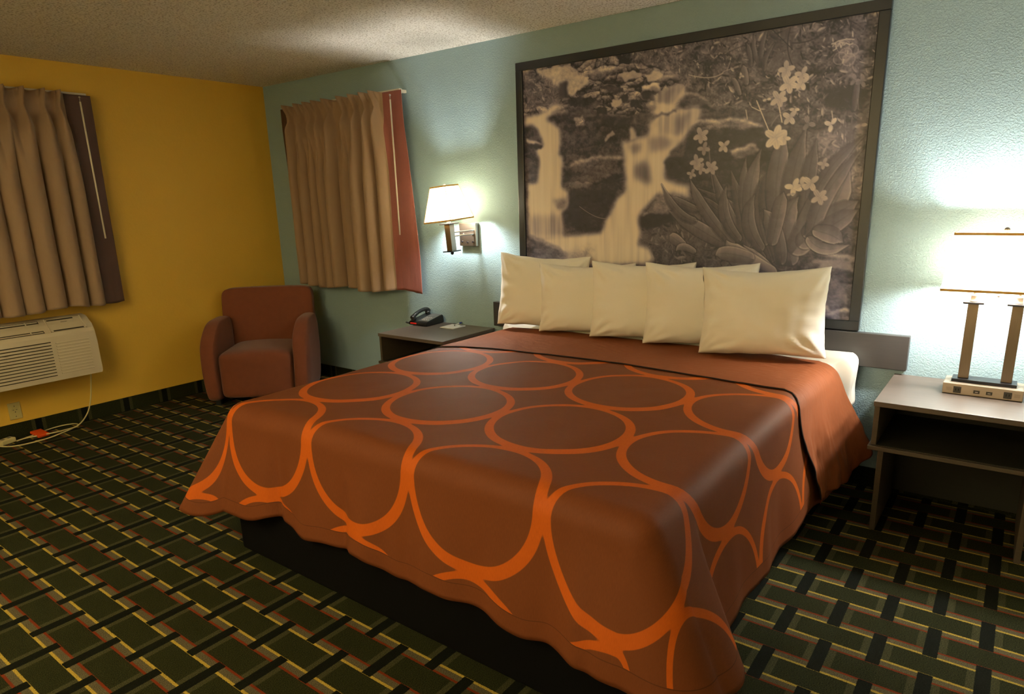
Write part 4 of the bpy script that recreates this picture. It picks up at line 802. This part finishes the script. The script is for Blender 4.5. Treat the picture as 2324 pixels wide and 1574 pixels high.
slab_on_slope(-1.935,-1.775,.84,.93,.0062,.0072,M_ACD,'slot',cp); slab_on_slope(-1.930,-1.745,.02,.11,.0062,.0072,M_ACD,'slot',cp)
slab_on_slope(-1.905,-1.880,.42,.54,.0062,.0075,M_BLACK,'display',cp); slab_on_slope(-1.86,-1.82,.66,.69,.0062,.0066,M_ACD,'printed_line',cp)
bm=bmesh.new()
for a,b_,c_,d_ in ((-1.950,-1.945,0,.98),(-1.735,-1.728,0,.98)):
    bm=bmesh.new(); A,B=sl(c_),sl(d_); q=[]
    for h in (.003,.012):
        for y,p in ((a,A),(b_,A),(b_,B),(a,B)): v=p+nrm*h; q.append(bm.verts.new((v.x,y-ay,v.z)))
    for f in ((0,3,2,1),(4,5,6,7),(0,1,5,4),(1,2,6,5),(2,3,7,6),(3,0,4,7)): bm.faces.new([q[i] for i in f])
    obj('panel_rim',bm,M_ACW,cp)
for k in range(12):
    z=.405+k*.0205; x=.1965-.0055*max(0,(z-.40)/.2)
    bm=bmesh.new(); bx(bm,x-.004,x+.0012,AY0+.04-ay,-1.968-ay,z-az,z+.0055-az); obj('louvre_gap',bm,M_ACD,ac)
for k in range(11):
    z=.412+k*.0205; x=.1965-.0055*max(0,(z-.40)/.2)
    bm=bmesh.new(); bx(bm,x-.004,x+.0022,-1.94-ay,-1.735-ay,z-az,z+.009-az,.002); obj('louvre_rib',bm,M_ACW,ac)
# cord with plug and orange tag on the floor
def L(p): return (p[0],p[1]-ay,p[2]-az)
pts=[(.10,-1.730,.367),(.102,-1.745,.28),(.105,-1.765,.18),(.11,-1.80,.09),(.125,-1.86,.03),(.150,-1.93,.010),(.195,-2.02,.009),(.235,-2.12,.009),(.235,-2.24,.009),(.20,-2.315,.009),(.12,-2.355,.009),(.05,-2.34,.009),(.035,-2.305,.009)]
bm=bmesh.new(); tube(bm,[L(p) for p in spline(pts,8)],.0045,8)
pts=[(.115,-2.255,.012),(.10,-2.20,.012),(.075,-2.13,.012),(.03,-2.03,.012),(.020,-1.94,.012),(.05,-1.880,.012),(.10,-1.873,.012),(.145,-1.90,.014),(.160,-1.96,.016),(.15,-2.05,.014),(.125,-2.12,.012),(.11,-2.20,.012),(.125,-2.255,.012)]
tube(bm,[L(p) for p in spline(pts,8)],.0042,8)
cord=obj('power_cord',bm,M_CORD,ac,True)
bm=bmesh.new(); bx(bm,-.028,.028,-.048,.048,0,.034,.007,3,M=Matrix.Translation(L((.085,-2.300,.001)))@Matrix.Rotation(.35,4,'Z')); plg=obj('plug_body',bm,M_CORD,cord,False)
bm=bmesh.new(); bx(bm,-.010,.010,-.030,-.012,.0342,.036,.0005,1,M=Matrix.Translation(L((.085,-2.300,.001)))@Matrix.Rotation(.35,4,'Z')); bx(bm,-.010,.010,.012,.030,.0342,.036,.0005,1,M=Matrix.Translation(L((.085,-2.300,.001)))@Matrix.Rotation(.35,4,'Z')); obj('test_button',bm,M_PHG,plg)
bm=bmesh.new(); bx(bm,-.065,.050,-.036,.036,0,.020,.006,3,M=Matrix.Translation(L((.092,-2.105,.004)))@Matrix.Rotation(.12,4,'Z')@Matrix.Rotation(.12,4,'Y')); obj('warning_tag',bm,M_ORANGE,cord)

ot=thing('wall_outlet','ivory single electrical outlet low on the yellow wall below the air conditioner','outlet',(.0015,-2.195,.186))
bm=bmesh.new(); bx(bm,0,.006,-.036,.036,-.057,.057,.002); pt=obj('cover_plate',bm,M_IVORY,ot)
bm=bmesh.new(); tube(bm,[(.006,0,.004),(.008,0,.004)],.019,20); rc=obj('receptacle',bm,M_IVORY,ot)
bm=bmesh.new()
for y,z in ((-.009,.008),(.009,.008)): bx(bm,.008,.0086,y-.0045,y+.0045,z-.0016,z+.0016)
bx(bm,.008,.0086,-.003,.003,-.010,-.004); obj('slots',bm,M_OUT,rc)
for z in (.033,-.038): bm=bmesh.new(); tube(bm,[(.006,0,z),(.0072,0,z)],.003,10); obj('screw',bm,M_OUT,pt)

# ---------------------------------------------------------------- armchair
ch=thing('armchair','rust brown upholstered armchair in the corner between the two curtains','armchair',(.53,-.612,0),(0,0,math.radians(90-48)))
# local: +x = occupant's left seen from the front is image right, -y = front
def soft(name,x0,x1,y0,y1,z0,z1,bev,parent,fn=None,sub=3):
    bm=bmesh.new(); bx(bm,x0,x1,y0,y1,z0,z1)
    bmesh.ops.subdivide_edges(bm,edges=bm.edges[:],cuts=7,use_grid_fill=True)
    cx,cy,cz=(x0+x1)/2,(y0+y1)/2,(z0+z1)/2; hx,hy,hz=(x1-x0)/2,(y1-y0)/2,(z1-z0)/2
    for v in bm.verts:
        d=Vector((v.co.x-cx,v.co.y-cy,v.co.z-cz)); q=[]
        for c_,h in ((d.x,hx),(d.y,hy),(d.z,hz)): q.append(max(-h+bev,min(h-bev,c_)))
        q=Vector(q); e=d-q
        if e.length>1e-6: d=q+e.normalized()*min(bev,e.length if e.length<bev else bev)
        v.co=Vector((cx,cy,cz))+d
        if fn: v.co=fn(v.co)
    o=obj(name,bm,M_CHAIR,parent,True)
    md=o.modifiers.new('round','SUBSURF'); md.levels=2; md.render_levels=2
    return o
def armf(v):
    v=v.copy(); t=(v.y+.345)/.60           # 0 front .. 1 back
    if v.z>.25:
        k=(v.z-.25)/.37; v.z-=k*.16*max(0,(.45-t)/.45)**1.6
        v.y+=k*.03*max(0,(.3-t)/.3)
        v.x+=(.020 if v.x>0 else -.020)*k*(1-.3*t)*-1*.3
    v.x*=1-.06*max(0,(.35-v.z)/.35)
    return v
soft('arm',-.410,-.280,-.345,.215,.030,.625,.050,ch,armf)
soft('arm',.280,.410,-.345,.215,.030,.625,.050,ch,armf)
def seatf(v):
    v=v.copy(); k=max(0,1-(v.x/.28)**2)
    if v.z>.36: v.z+=.018*k
    if v.y<-.3: v.y-=.02*k
    return v
soft('seat_cushion',-.278,.278,-.330,.190,.045,.405,.045,ch,seatf)
def backf(v):
    v=v.copy(); v.y+=(v.z-.35)*.13; 
    if v.z>.7: v.z+=.004*math.cos(v.x*6)
    return v
def backw(v):
    v=backf(v)
    if v.z<.645: 
        k=sm(.645,.60,v.z); v.x=v.x*(1-k)+max(-.276,min(.276,v.x))*k
    return v
soft('backrest',-.365,.365,.165,.275,.06,.830,.022,ch,backf)
for x,y in ((-.31,-.28),(.31,-.28),(-.28,.20),(.28,.20)):
    bm=bmesh.new(); bx(bm,x-.02,x+.02,y-.02,y+.02,0,.045,.002); obj('leg',bm,M_PHONE,ch)
